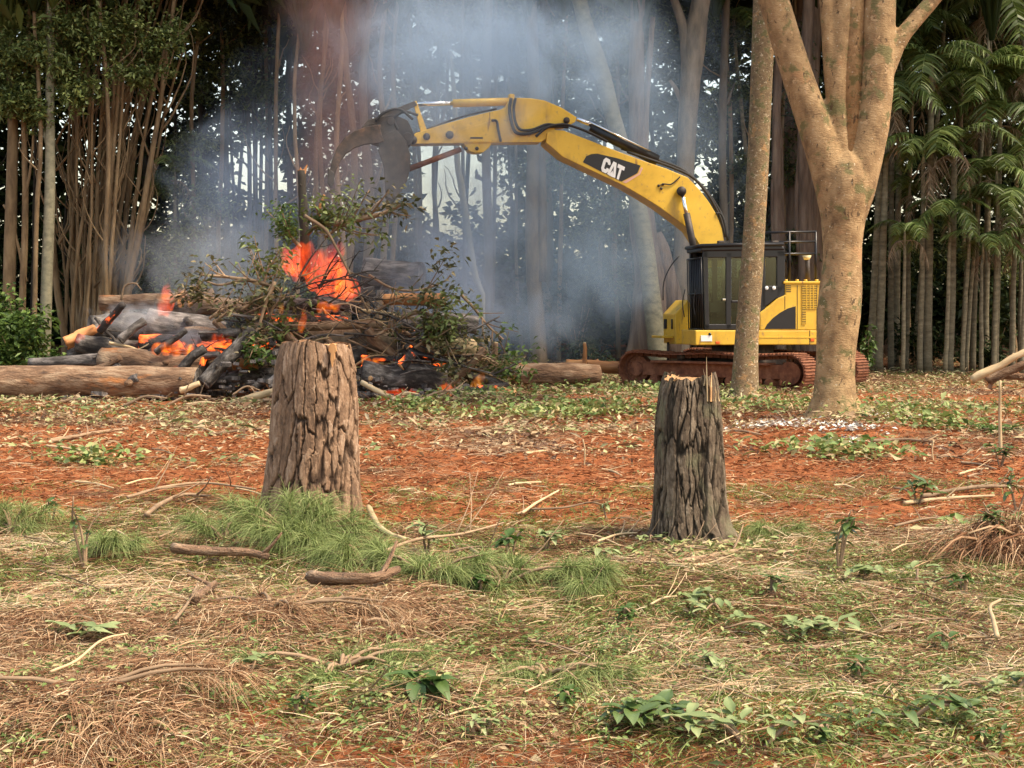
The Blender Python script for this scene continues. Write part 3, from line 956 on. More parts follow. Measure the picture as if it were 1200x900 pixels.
def far_wood():
    mb = MB()
    N = 260000
    px = rng.uniform(-420, 1620, N)
    py = rng.uniform(-150, 424, N)
    cov = .50 + .55 * sstep(.34, .58, fbm(px / 34, py / 34, s=51, octv=4))
    cov = cov + .5 * sstep(230, 330, py)
    for hx, hy, rx, ry, st in HOLES:
        cov = cov - .34 * st * np.exp(-((px - hx) / rx) ** 2 - ((py - hy) / ry) ** 2) * (.55 + .9 * fbm(px / 9, py / 14, s=57, octv=2))
    keep = rng.uniform(0, 1, N) < cov
    px, py = px[keep], py[keep]
    n = len(px)
    Y = rng.choice([50., 54., 58.], n) + rng.uniform(-1.6, 1.6, n)
    d = _fw + _rt * ((px - 600) / F_PX)[:, None] + _up * ((450 - py) / F_PX)[:, None]
    P = _C + d * (Y / d[:, 1])[:, None]
    ok = P[:, 2] > gh(P[:, 0], P[:, 1]) - .2
    P = P[ok]
    n = len(P)
    chips4(mb, P, rdir(n, -.9, .6), rng.uniform(.22, .62, n), rng.uniform(.12, .28, n), rng.uniform(0, .9, n))
    # roof of leaves added over the wood to block sky light
    m = 46000
    Q = np.stack([rng.uniform(-42, 42, m), rng.uniform(32.5, 66, m), rng.uniform(11, 16, m)], -1)
    Q = Q[(Q[:, 1] > 36.5 + 1.5 * np.sin(Q[:, 0] * .7)) & (rng.uniform(0, 1, m) < np.where(Q[:, 1] < 44, .62, .10))]
    m = len(Q)
    chips4(mb, Q, rdir(m, -.35, .35), rng.uniform(.9, 1.6, m), rng.uniform(.5, .9, m), rng.uniform(0, .8, m))
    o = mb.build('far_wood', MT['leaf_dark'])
    tag(o, 'dark foliage of the far wood with small gaps of white sky', kind='stuff')


far_wood()


# --- leafy trees between the trunks: foliage reaching down into view
for i, (px, sp, Z, mt, lab) in enumerate((
        (262, [(262, 40, 60, 900), (230, 95, 45, 600), (290, 95, 40, 400)], 38.5, 'leaf_mid', 'dark leafy tree right of the top of the fan of stems'),
        (305, [(300, 30, 45, 600), (318, 120, 30, 300), (300, 150, 30, 250)], 40, 'leaf_mid', 'leafy tree behind the sky gaps left of the brown smoke'),
        (490, [(492, 60, 45, 500), (470, 130, 30, 250), (515, 20, 40, 350)], 40, 'leaf_mid', 'leafy tree dim in the smoke above the chrome rod'),
        (575, [(580, 60, 50, 500), (600, 20, 45, 400), (560, 120, 30, 250), (610, 205, 34, 350)], 39, 'leaf_mid', 'leafy tree dim in the smoke above the arm'),
        (655, [(655, 70, 50, 600), (690, 30, 50, 500), (660, 210, 40, 350), (690, 260, 40, 350)], 38.5, 'leaf_mid', 'leafy tree behind the boom tip, green between the trunks'),
        (725, [(735, 60, 50, 600), (770, 30, 45, 500), (720, 250, 45, 450), (712, 330, 40, 450)], 38.5, 'leaf_mid', 'leafy tree under the middle of the boom'),
        (850, [(850, 40, 50, 600), (830, 150, 36, 400), (868, 200, 36, 400), (858, 110, 40, 400)], 39, 'leaf_mid', 'leafy tree left of the blotched tree'),
        (925, [(930, 60, 45, 600), (918, 190, 36, 450), (940, 130, 40, 450), (930, 290, 36, 400)], 38.5, 'leaf_mid', 'leafy tree in the gap left of the forked tree'),
        (1065, [(1060, 30, 50, 600), (1040, 200, 40, 400), (1075, 290, 40, 400)], 39, 'leaf_mid', 'leafy tree behind the palms beside the forked tree'),
        (1130, [(1130, 50, 60, 800), (1160, 120, 50, 600), (1120, 290, 50, 500)], 39.5, 'leaf_mid', 'leafy tree deep behind the palms at the right'),
        (1190, [(1190, 40, 60, 800), (1195, 180, 50, 600), (1180, 310, 40, 450)], 39, 'leaf_mid', 'leafy tree at the right edge behind the last palms'),
        (225, [(222, 170, 34, 500), (240, 235, 36, 500), (215, 290, 36, 500), (195, 215, 24, 350)], 37, 'leaf_olive', 'drooping green tree between the fan of stems and the smoke'),
        (128, [(120, 45, 40, 380), (165, 85, 34, 330), (95, 110, 30, 260), (190, 40, 36, 300), (145, 15, 40, 300)], 33.6, 'leaf_olive', 'leafy young tree with olive foliage in front of the fan of stems'),
        (38, [(40, 60, 40, 420), (12, 60, 36, 400), (72, 30, 32, 280), (18, 115, 34, 420), (45, 130, 24, 200)], 33.4, 'leaf_olive', 'leafy young tree with olive foliage at the left edge'),
        (330, [(335, 330, 40, 350), (300, 340, 40, 350), (372, 350, 30, 250)], 36.5, 'leaf_olive', 'small dim green tree in the brown smoke behind the pile'))):
    pth = [(px, 417, 6), (px + random.uniform(-6, 6), 280, 5.5), (px + random.uniform(-8, 8), 130, 5), (px + random.uniform(-10, 10), 0, 4), (px, -110, 3)]
    tree('leafy_tree', lab, [pth] + twigs(pth, 4, .3), Z, 'bark_stem', 'leafy trees between the trunks', k=6, crown=1.5, jit=.03, sprays=sp, spray_mat=mt)


# --- shrubs and undergrowth along the edge of the wood
def shrub(name, label, px, py, wpx, hpx, Z, mat, n, L=(.1, .22), group=None, stems=8):
    b = at(px, py, Z)
    base = np.array((b[0], b[1], ghf(b[0], b[1])))
    rx, h = wpx / 2 / ppm(Z), hpx / ppm(Z)
    r = thing(name, label, 'shrub', base, 0, group)
    st, lf = MB(), MB()
    tips = []
    for i in range(stems):
        a = random.uniform(0, 6.28)
        q = base + np.array((math.cos(a) * rx * random.uniform(.2, .9), math.sin(a) * rx * .6 * random.uniform(.2, .9), h * random.uniform(.45, 1)))
        st.tube(spline([base - (0, 0, .1), base + (q - base) * .5 + rdir(1)[0] * .1, q], 6), np.linspace(.02, .006, 6), 5)
        for t in (.45, .7, .95):
            tips.append(base + (q - base) * t)
    tips = np.array(tips)
    k = rng.integers(0, len(tips), n)
    P = tips[k] + rdir(n) * (rng.uniform(0, 1, n) ** .6)[:, None] * np.array((rx * .42, rx * .35, h * .22))
    P[:, 2] = np.maximum(P[:, 2], base[2] + .03)
    leaves(lf, P, rdir(n, -.8, .6), rng.uniform(*L, n), rng.uniform(*L, n) * .5, rng.uniform(0, 1, n))
    st.build('stem', MT['branch'], r, origin=base)
    lf.build('foliage', MT[mat], r, origin=base)
    return r


for a in (('leafy bright green shrub low at the left edge above the logs', 14, 420, 110, 80, 30.5, 'leaf_shrub', 3000),
          ('fine leaved shrub beside the left end of the burning pile', 56, 420, 46, 40, 29.3, 'leaf_shrub', 900),
          ('taller green shrub at the left edge under the brown trunk', 18, 420, 110, 105, 32.2, 'leaf_shrub', 2300),
          ('dark shrub hanging in smoke right of the fan of stems', 205, 418, 90, 150, 36.5, 'leaf_olive', 1700),
          ('dim shrub in smoke behind the smouldering logs', 258, 418, 110, 120, 37.5, 'leaf_olive', 1500),
          ('low green bush under the trunks in smoke left of the tracks', 690, 420, 60, 40, 34.5, 'leaf_dark', 700),
          ('dark bush under the boom behind the smoke', 676, 418, 90, 130, 38, 'leaf_dark', 1300),
          ('strappy green undergrowth at the foot of the palms', 1075, 420, 90, 62, 36.5, 'leaf_dark', 1100),
          ('low undergrowth below the leaning stems at the right', 1150, 420, 100, 36, 36, 'leaf_dark', 800),
          ('bright small shrub touching the right side of the forked tree', 1016, 410, 22, 60, 34, 'leaf_shrub', 260)):
    shrub('shrub', *a)
for i in range(34):
    px = -160 + i * 45 + random.uniform(-20, 20)
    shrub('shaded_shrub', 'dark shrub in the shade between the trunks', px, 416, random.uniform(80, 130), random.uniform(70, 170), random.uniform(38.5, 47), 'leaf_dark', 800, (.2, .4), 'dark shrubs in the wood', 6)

# ================================================================== EXCAVATOR
EX_Y, EX_YAW, TR_YAW = 30.3, R(10), R(39)
ex_o = at(870, 452, EX_Y)
ex_o[2] = ghf(ex_o[0], ex_o[1]) - .02
EX = thing('excavator', 'yellow tracked excavator with its arm and grapple raised over the fire', 'excavator', ex_o, math.pi + EX_YAW)
FW = np.array((-math.cos(EX_YAW), -math.sin(EX_YAW), 0))
LF = np.array((math.sin(EX_YAW), -math.cos(EX_YAW), 0))


def mp(px, py, v):
    """Point of the machine's side plane v metres left of its middle seen at a photo pixel, in machine axes (front, left, up)."""
    d = ray(px, py)
    t = (v - np.dot(_C - ex_o, LF)) / np.dot(d, LF)
    q = _C + d * t - ex_o
    return np.array((np.dot(q, FW), v, q[2]))


def mpoly(pts, v):
    return np.array([mp(a, b, v) for a, b in pts])


def plate(name, mat, pts, v, th, parent=EX, bevel=.012, smooth=False):
    return MB().prism(mpoly(pts, v), (0, -th, 0)).build(name, MT[mat], parent, smooth, bevel=bevel)


def rod(name, mat, a, b, va, vb, r, parent=EX, k=14, r2=None):
    return MB().cyl(mp(*a, va), mp(*b, vb), r, k, r2).build(name, MT[mat], parent, True)


# --- boom, near side plate traced on the plane v = .25
BV = .25
boom = plate('boom', 'yellow', [(640, 167), (641, 156), (650, 152), (661, 153), (695, 166), (731, 180), (760, 190.5), (781, 197.6), (806, 208), (820, 222.5), (831, 237), (840, 252), (846, 268), (850, 290),
                                (846, 312), (832, 314), (820, 287), (809, 270), (795, 259), (774, 243.5), (755, 231.5), (731, 217.5), (700, 203), (660, 184)], BV, .62)
d_ = plate('logo_plate', 'decal', [(683, 190), (687, 183), (693, 180.5), (700, 180), (724, 185.5), (750.7, 194), (747, 203), (728.5, 212.8), (706, 202)], BV + .006, .008, boom, 0)
plate('stripe', 'pink', [(729.5, 213.2), (748, 203.5), (751.5, 196), (753.5, 197), (750, 204.5), (733.5, 214.8)], BV + .006, .008, boom, 0)
# lettering: unit cells laid along the boom
O_, A_, U_ = np.array((703.6, 200.0)), np.array((23.2, 11.6)), np.array((4.8, -16.2))


def cell(pts, x0, w):
    return [tuple(O_ + A_ * ((x0 + x * w)) + U_ * y) for x, y in pts]


let = MB()
for shape in (cell([(1, .22), (.78, 0), (.22, 0), (0, .2), (0, .8), (.22, 1), (.78, 1), (1, .78), (1, .64), (.66, .64), (.66, .74), (.36, .74), (.36, .26), (.66, .26), (.66, .38), (1, .38)], 0, .36),
              cell([(0, 0), (.30, 1), (.68, 1), (1, 0), (.72, 0), (.49, .72), (.28, 0)], .33, .42),
              cell([(.34, 0), (.66, 0), (.66, .74), (1, .74), (1, 1), (0, 1), (0, .74), (.34, .74)], .70, .34)):
    let.prism(mpoly(shape, BV + .014), (0, -.006, 0))
let.build('lettering', MT['white'], boom, False)
plate('triangle', 'white', cell([(.22, -.02), (.50, .40), (.80, -.02)], .33, .42), BV + .016, .008, boom, 0)
# boom lift cylinder and its pin, hoses
MB().cyl(mp(798.7, 224, BV + .16), mp(798.7, 224, BV - .02), .105, 16).build('pin', MT['steel_dark'], boom)
rod('cylinder_rod', 'chrome', (799, 226), (807, 262), BV + .1, BV + .12, .045)
rod('lift_cylinder', 'steel_dark', (804.5, 250), (816, 305), BV + .12, BV + .14, .075)


def hose(pts, v, r=.022, parent=EX):
    p = np.array([mp(a, b, v if not isinstance(v, (list, tuple)) else v[i]) for i, (a, b) in enumerate(pts)])
    return MB().tube(spline(p, 24), r, 7).build('hose', MT['rubber'], parent)


hose([(735, 178), (765, 188), (790, 197), (812, 208), (828, 226), (838, 242), (845, 258), (850, 278)], BV - .1, .03, boom)
hose([(728, 174), (770, 187), (800, 199), (822, 217), (838, 238), (848, 258), (853, 282)], BV - .3, .03, boom)
hose([(839, 250), (845, 251), (849, 262), (852, 278)], BV + .02, .022, boom)
hose([(774, 217), (778, 215.5), (786, 216), (793, 211), (797, 207)], BV + .025, .014, boom)
for a in ((772, 217.5), (777, 216), (775, 221)):
    MB().cyl(mp(*a, BV - .01), mp(*a, BV + .03), .03, 8).build('bolt', MT['steel_dark'], boom)
# stick cylinder above the boom
rod('stick_cylinder_rod', 'chrome', (676, 139.5), (700, 149), -.06, -.06, .05)
rod('stick_cylinder', 'black', (692, 149), (770, 188), -.06, -.06, .125, k=18)
rod('cylinder_pipe', 'chrome', (690, 142.5), (762, 177), .08, .08, .02)
# --- stick (dipper arm)
SV = .2
stick = plate('stick', 'yellow', [(481, 160), (487, 156), (515, 147), (550, 137), (570, 132), (584, 129), (592, 126), (597, 117), (606, 114.5), (622, 115), (638, 117.5), (658, 126), (676, 137.5), (674, 143), (664, 148), (652, 149),
                                  (644, 160), (634, 166.5), (600, 167), (560, 167.5), (520, 168), (485, 168.5), (481, 166)], SV, .46)
plate('bracket', 'yellow', [(542, 167), (550, 177), (557, 179), (566, 178.5), (573, 173), (577, 166.5)], SV - .03, .36, stick)
plate('reinforcing_plate', 'yellow', [(531, 166), (534, 156), (545, 151), (578, 141), (584, 150), (586, 166)], SV + .012, .016, stick, .004)
plate('type_plate', 'steel_dark', [(551, 160.6), (566, 160.6), (566, 162.6), (551, 162.6)], SV + .016, .012, stick, 0)
for a, r in (((500, 160), .075), ((527, 158), .085), ((546, 174), .04), ((559, 174), .04), ((664, 141), .07), ((484, 164), .09)):
    MB().cyl(mp(*a, SV + .05), mp(*a, SV - .05), r, 14).build('pin', MT['steel_dark'], stick)
hose([(599, 115), (597, 128), (600, 146), (606, 156), (622, 156), (640, 149), (656, 148), (666, 149)], SV + .05, .035, stick)
hose([(604, 115), (602, 128), (604, 143), (610, 152), (624, 152), (640, 146), (652, 147)], SV + .05, .03, stick)
hose([(576, 141), (582, 142), (584, 152), (587, 166)], SV + .04, .028, stick)
hose([(628, 160), (640, 150), (655, 146), (668, 147), (690, 155), (712, 166)], SV + .08, .03, stick)
hose([(486, 157), (520, 144), (550, 134.5), (582, 127.5)], SV - .1, .02, stick)
# bucket cylinder above the stick
rod('bucket_cylinder_rod', 'chrome', (488, 122), (535, 121), -.03, -.03, .05, k=16)
rod('bucket_cylinder', 'yellow', (531, 121.2), (603, 118.8), -.03, -.03, .085, k=18)
MB().box(mp(599, 119, -.03), (.12, .2, .3)).build('cylinder_clevis', MT['yellow'], EX, False, bevel=.02)
for v in (.17, -.2):
    plate('bell_crank', 'yellow', [(484, 119), (488, 118), (502, 157), (501, 162), (496, 162), (494, 158)], v, .05, EX, .008)
    plate('link', 'steel_dark', [(486, 118), (489, 123), (452, 142), (441, 141), (444, 135)], v + .05, .05, EX, .008)
# --- grapple: toothed jaw on the left, wide thumb on the right
hub = plate('grapple_hub', 'steel_dark', [(424, 149), (432, 140), (446, 136), (462, 134), (478, 141), (486, 158), (482, 170), (468, 172), (446, 168), (430, 163)], .3, .6, EX, .02)
for a in ((436, 149), (458, 142), (478, 160)):
    MB().cyl(mp(*a, .35), mp(*a, -.35), .085, 14).build('pin', MT['steel_dark'], hub, False, bevel=.01)
hose([(484, 140), (468, 128), (450, 132), (440, 142)], .36, .03, hub)
hose([(490, 135), (474, 131), (462, 139), (466, 152)], .3, .03, hub)
jaw_out = [(444, 146), (430, 148), (416, 153), (404, 161), (395, 173), (389, 187), (386, 203), (386, 212)]
jaw_in = [(391, 212), (394, 200), (399, 189), (406, 180), (416, 173), (428, 169), (442, 168), (450, 166)]
for v in (.50, .04, -.42):
    t_ = plate('tine', 'steel_soot', jaw_out + jaw_in, v, .12, EX, .015)
    plate('tooth', 'steel_dark', [(384.5, 196), (392, 203), (391.5, 215), (388, 220), (384, 214)], v + .02, .16, t_, .01)
plate('jaw_plate', 'steel_soot', [(446, 146), (430, 148), (416, 153), (404, 161), (401, 166), (408, 161), (418, 157), (432, 152), (446, 150)], .49, .98, EX, .01)
th_out = [(470, 158), (477, 168), (481, 181), (481, 197), (477, 212), (470, 225), (461, 234)]
th_in = [(455, 228), (459, 216), (460, 204), (459, 192), (454, 180), (446, 170)]
thumb = plate('thumb', 'steel_soot', th_out + th_in, .42, .9, EX, .02)
for v in (.46, -.5):
    plate('cheek_plate', 'steel_dark', [(464, 152), (476, 165), (481, 182), (480, 200), (471, 224), (460, 234), (452, 230), (451, 214), (450, 196), (444, 178), (446, 160)], v, .05, thumb, .006)
for i in range(3):
    v = .36 - i * .36
    plate('tooth', 'steel_dark', [(461, 226), (468, 227), (458, 243), (453, 246), (455, 236)], v, .1, thumb, .008)
rod('thumb_link', 'steel_rust', (474, 200), (540, 175), .1, .1, .06)
rod('thumb_link', 'steel_rust', (474, 200), (540, 175), -.2, -.2, .06)

# --- body
BVN, BVF = 1.34, -1.34
body = plate('body', 'yellow', [(868, 387), (1000, 387), (1000, 404), (868, 404.2)], BVN, BVN - BVF, EX, .02)
plate('side_skirt', 'yellow', [(815, 387), (867.7, 387), (867.7, 404.2), (815, 404.5)], BVN, 1.0, body, .02)
plate('swing_frame', 'steel_dark', [(826, 390), (868, 390), (868, 405), (826, 405)], .3, 1.5, body, .02)
plate('trim_strip', 'yellow', [(890, 394.5), (957, 394.5), (957, 396), (890, 396)], BVN + .008, .01, body, 0)
for x in (948.6,):
    plate('door_gap', 'black', [(x, 387.5), (x + .8, 387.5), (x + .8, 404), (x, 404)], BVN + .004, .008, body, 0)
for a in ((841, 401.5), (952, 398.5)):
    MB().box(mp(*a, BVN), (.09, .03, .06)).build('reflector', MT['lamp_orange'], body, False, bevel=.008)
plate('number_plate', 'white', [(821.5, 393), (834.5, 393), (834.5, 400), (821.5, 400)], BVN + .012, .014, body, 0)
MB().cyl(mp(832, 391.5, BVN - .01), mp(832, 391.5, BVN + .03), .03, 8).build('lock', MT['black'], body)
hood = plate('engine_hood', 'yellow', [(890, 387.5), (890, 366.5), (901, 358.5), (912, 349), (920, 345.5), (920, 332), (1001, 332), (1001, 387.5)], BVN, BVN - BVF, EX, .03)
plate('hood_lid', 'yellow', [(918.5, 329.5), (1003, 329.5), (1003, 332.5), (918.5, 332.5)], BVN + .03, BVN - BVF + .06, hood, .012)
plate('side_opening_shade', 'black', [(896, 385.5), (899, 380), (906, 372.5), (914, 366.5), (923, 361.5), (932.5, 358.8), (932.5, 385.5)], BVN + .004, .008, hood, 0)  # black plate carries the opening's inner shade in its colour
for x in (919.5, 934, 957):
    plate('panel_gap', 'black', [(x, 334), (x + .7, 334), (x + .7, 386), (x, 386)] if x > 930 else [(x, 347), (x + .7, 346.5), (x + .7, 361), (x, 363)], BVN + .004, .008, hood, 0)
gr = plate('grille', 'black', [(940, 334), (957, 334), (957, 362), (944.5, 362), (944.5, 380), (940, 380)], BVN + .004, .008, hood, 0)
sl = MB()
for i in range(14):
    y = 334.6 + i * 2.0
    sl.prism(mpoly([(940, y), (957, y), (957, y + 1.0), (940, y + 1.0)], BVN + .02), (0, -.02, 0))
for i in range(9):
    y = 363 + i * 2.0
    sl.prism(mpoly([(940, y), (944.5, y), (944.5, y + 1.0), (940, y + 1.0)], BVN + .02), (0, -.02, 0))
for x in (945, 949, 953):
    sl.prism(mpoly([(x, 334), (x + .8, 334), (x + .8, 362), (x, 362)], BVN + .024), (0, -.024, 0))
sl.build('grille_slats', MT['yellow'], gr, False)
lv = MB()
for i in range(4):
    y = 334.5 + i * 2.2
    lv.prism(mpoly([(921, y), (927, y), (927, y + .9), (921, y + .9)], BVN + .006), (0, -.008, 0))
lv.build('louvre', MT['black'], hood, False)
for x in (921, 934, 944, 957):
    MB().cyl(mp(x, 330, BVN - .1), mp(x, 327.5, BVN - .1), .04, 8).build('lifting_eye', MT['yellow'], hood)
rod('exhaust_pipe', 'steel_dark', (946.5, 333), (946.5, 300), .5, .5, .05)
rod('exhaust_cap', 'cream', (945.5, 304.5), (945.5, 299.5), .5, .5, .06, r2=.10)
# --- cab
CB = BVN - .02
cab_w = .98
cabp = MB()
for q in ([(824, 293), (829.5, 293), (831.5, 386), (826, 386)], [(851, 296), (857, 296), (857, 386), (851, 386)], [(889, 296), (897, 296), (897, 386), (889, 386)], [(910.5, 294), (920, 294), (920, 350), (910.5, 356)],
          [(826, 380), (893, 380), (893, 386.5), (826, 386.5)], [(824, 293), (920, 292), (920, 301), (824, 302)], [(893, 335), (920, 335), (913, 347), (900, 357), (893, 361)], [(857.5, 352), (889, 352), (889, 355), (857.5, 355)]):
    cabp.prism(mpoly(q, CB), (0, -.07, 0))
    cabp.prism(mpoly(q, CB) - np.array((0, cab_w - .07, 0)), (0, -.07, 0))
cab = cabp.build('cab', MT['black'], EX, False, bevel=.012)
roof = plate('roof', 'black', [(821.5, 289.5), (826, 287.5), (912, 286.5), (919, 288.5), (920.5, 293), (821.5, 294.5)], CB + .03, cab_w + .06, cab, .03)
plate('rear_wall', 'black', [(914, 296), (919, 296), (919, 349), (914, 352)], CB - .08, cab_w - .16, cab)
plate('cab_floor', 'black', [(828, 383), (893, 383), (893, 386), (828, 386)], CB - .08, cab_w - .16, cab)
for q, n_ in (([(829.5, 302), (851, 302), (851, 380), (831.3, 380)], 'door_window'), ([(857, 302), (889, 302), (889, 352), (857, 352)], 'side_window'), ([(857, 355), (889, 355), (889, 380), (857, 380)], 'lower_window'), ([(897, 301.5), (910.5, 301.5), (910.5, 335), (897, 335)], 'rear_window')):
    plate(n_, 'glass', q, CB - .03, .01, cab, 0)
    plate(n_, 'glass', q, CB - cab_w + .05, .01, cab, 0)
wf = MB()
a0, a1 = mp(824.3, 302, CB), mp(826.3, 386, CB)
off = np.array((0, -cab_w, 0))
ws = MB()
ws.prism([a0, a1, a1 + off, a0 + off], (-.012, 0, 0))
ws.build('windscreen', MT['glass'], cab, False)
gd = MB()
for t in np.linspace(0, 1, 9):
    gd.tube([a0 + off * t + (.05, 0, 0), a1 + off * t + (.05, 0, 0)], .012, 6)
for t in (0, .5, 1):
    gd.tube([a0 * (1 - t) + a1 * t + (.05, 0, 0), a0 * (1 - t) + a1 * t + off + (.05, 0, 0)], .018, 6)
gd.build('windscreen_guard', MT['black'], cab)
mm = mp(838, 366, CB - .5)
st = MB()
st.box(mm + (-.35, 0, -.02), (.5, .5, .16))
st.box(mm + (-.58, 0, .38), (.14, .5, .7))
st.box(mm + (-.60, 0, .82), (.1, .28, .18))
st.build('seat', MT['seat'], cab, False, bevel=.04)
plate('inner_wall', 'black', [(836, 352), (893, 352), (893, 383), (833, 383)], CB - cab_w + .12, .02, cab, 0)
cn = MB()
for s in (.25, -.25):
    cn.box(mm + (.0, s, .1), (.45, .12, .22))
    cn.tube([mm + (.15, s, .2), mm + (.2, s, .42)], .02, 6)
cn.build('console', MT['black'], cab, False, bevel=.01)
for s_ in (.12, .9):
    q = mp(824, 380, CB)
    MB().tube(spline([q + (.12, -s_, .75), q + (.17, -s_ - .02, .45), q + (.13, -s_, .15)], 8), .012, 5).build('grab_bar', MT['black'], cab)
for x in (845, 880, 908):
    MB().box(mp(x, 284.5, CB - .1), (.16, .1, .09)).build('work_lamp', MT['steel_dark'], cab, False, bevel=.02)
for x in (898.5, 907):
    q = mp(x, 337.5, CB + .015)
    MB().sphere(q, .042, 10, 7, sc=(1, .3, 1)).build('sticker', MT['white'], cab)
plate('door_handle', 'chrome', [(847, 350), (850.5, 350), (850.5, 352), (847, 352)], CB + .03, .03, cab, .004)
# guard rails over the roof and hood
rl = MB()
for v in (CB + .06, CB - 1.0):
    rl.tube([mp(822, 288, v), mp(876, 286.5, v), mp(918, 286, v)], .04, 8)
rl.tube([mp(822, 288, CB + .06), mp(822, 288, CB + .06) - (0, 1.06, 0)], .04, 8)
rl.build('roof_rail', MT['black'], EX)
for v in (1.15, -1.15):
    hr = MB()
    for y in (272.5, 284, 298):
        hr.tube([mp(896, y, v), mp(957, y - 1, v)], .026, 7)
    for x in (925, 956):
        hr.tube([mp(x, 330, v), mp(x, 271.5, v)], .028, 7)
    hr.build('handrail', MT['black'], EX)
mr = MB()
mr.tube(spline([mp(777, 352, -1.2), mp(778, 330, -1.25), mp(786, 312, -1.25), mp(796, 300, -1.2)], 10), .015, 6)
mr.build('mirror_arm', MT['black'], EX)
# --- storage box right of the boom foot
box = plate('storage_box', 'yellow', [(792, 403.5), (791, 368), (806.5, 351), (816, 374), (816, 403.5)], -.36, .95, EX, .02)
f0, f1 = mp(791, 368, -.36), mp(792, 403.5, -.36)
sp = MB()
for z0, z1, y0, y1 in ((.12, .34, -.62, -.42 - .12), (.12, .34, -1.2, -1.0)):
    sp = MB()
    sp.box((f0[0] + .004, -.42 + (y0 + y1) / 2 + .42, f1[2] + .45), (.02, abs(y1 - y0), z1 - z0))
    sp.build('step_opening_shade', MT['black'], box, False)  # black plate painted for the shade inside the step hole
tr_ = MB()
tr_.box((f0[0] + .14, -.88, f1[2] + .16), (.26, .86, .05))
tr_.build('step', MT['yellow'], box, False, bevel=.01)
MB().cyl(mp(788, 400, -.6) + (.1, 0, -.02), mp(788, 400, -.6) + (.1, 0, -.75), .03, 8).build('ladder_rail', MT['steel_dark'], box)
# --- undercarriage
TA = -(TR_YAW - EX_YAW) - 2 * 0
ta = math.pi - TR_YAW - (math.pi + EX_YAW)         # heading of the tracks in machine axes
RT = Matrix.Rotation(ta, 3, 'Z')
RTn = np.array(RT)
gz = 0.02
HL, RR, SHW = 1.9, .37, .60
und = MB()
for q in ((0, 0),):
    und.cyl((0, 0, .72), (0, 0, .98), .68, 28)
    und.box((0, 0, .58), (1.5, 1.9, .34), RT)
    und.box(RTn @ (.85, 0, .55), (.34, 2.2, .26), RT)
    und.box(RTn @ (-.85, 0, .55), (.34, 2.2, .26), RT)
und.build('undercarriage', MT['steel_dark'], EX, False, bevel=.03)
shoe = MB()
shoe.box((0, 0, 0), (.185, SHW, .028))
for gx in (-.075, 0, .07):
    shoe.box((gx, 0, .026), (.022, SHW, .03))
shoe.box((0, .1, -.05), (.15, .05, .08))
shoe.box((0, -.1, -.05), (.15, .05, .08))
shoe_me = shoe.mesh('track_shoe', MT['steel_rust'], False)
for sgn in (1, -1):
    ctr = RTn @ np.array((0, 1.22 * sgn, 0))
    tf = MB()
    tf.box((0, 0, .40), (3.5, .30, .30), rnd=.5)
    tf.box((0, .12 * sgn, .56), (2.9, .34, .05))
    for i in range(7):
        x = -1.42 + i * 2.84 / 6
        tf.cyl((x, -.2, .17), (x, .2, .17), .105, 12)
    tr = tf.build('track', MT['steel_rust'], EX, False, bevel=.01)
    tr.location = ctr
    tr.rotation_euler = (0, 0, ta)
    for x in (-.7, .75):
        MB().cyl((x, -.17, .68), (x, .2, .68), .075, 12).build('carrier_roller', MT['steel_dark'], tr)
    w = MB()
    w.cyl((HL, -.1, RR + .01), (HL, .1, RR + .01), .29, 24)
    w.cyl((HL, -.17, RR + .01), (HL, .17, RR + .01), .16, 16)
    for i in range(10):
        a = i * math.pi / 5
        w.cyl((HL + .225 * math.cos(a), -.12, RR + .01 + .225 * math.sin(a)), (HL + .225 * math.cos(a), .12, RR + .01 + .225 * math.sin(a)), .025, 6)
    w.build('idler', MT['steel_rust'], tr, False, bevel=.012)
    w = MB()
    w.cyl((-HL, -.16, RR + .01), (-HL, .2, RR + .01), .24, 20)
    for i in range(18):
        a = i * math.pi / 9
        w.box((-HL + .27 * math.cos(a), 0, RR + .01 + .27 * math.sin(a)), (.09, .08, .05), Matrix.Rotation(-a, 3, 'Y'))
    w.build('sprocket', MT['steel_rust'], tr, False)
    per = 4 * HL + 2 * math.pi * RR
    ns = 56
    for i in range(ns):
        s_ = i / ns * per
        if s_ < 2 * HL:
            x, z, an = -HL + s_, 2 * RR + .02, 0
            z -= .035 * math.sin(math.pi * s_ / (2 * HL) * 2) ** 2
        elif s_ < 2 * HL + math.pi * RR:
            a = (s_ - 2 * HL) / RR
            x, z, an = HL + RR * math.sin(a), RR + .02 + RR * math.cos(a), a
        elif s_ < 4 * HL + math.pi * RR:
            x, z, an = HL - (s_ - 2 * HL - math.pi * RR), .02, math.pi
        else:
            a = (s_ - 4 * HL - math.pi * RR) / RR
            x, z, an = -HL - RR * math.sin(a), RR + .02 - RR * math.cos(a), math.pi + a
        o = bpy.data.objects.new('track_shoe', shoe_me)
        COL.objects.link(o)
        o.parent = tr
        o.location = (x, 0, z)
        o.rotation_euler = (0, an, 0)

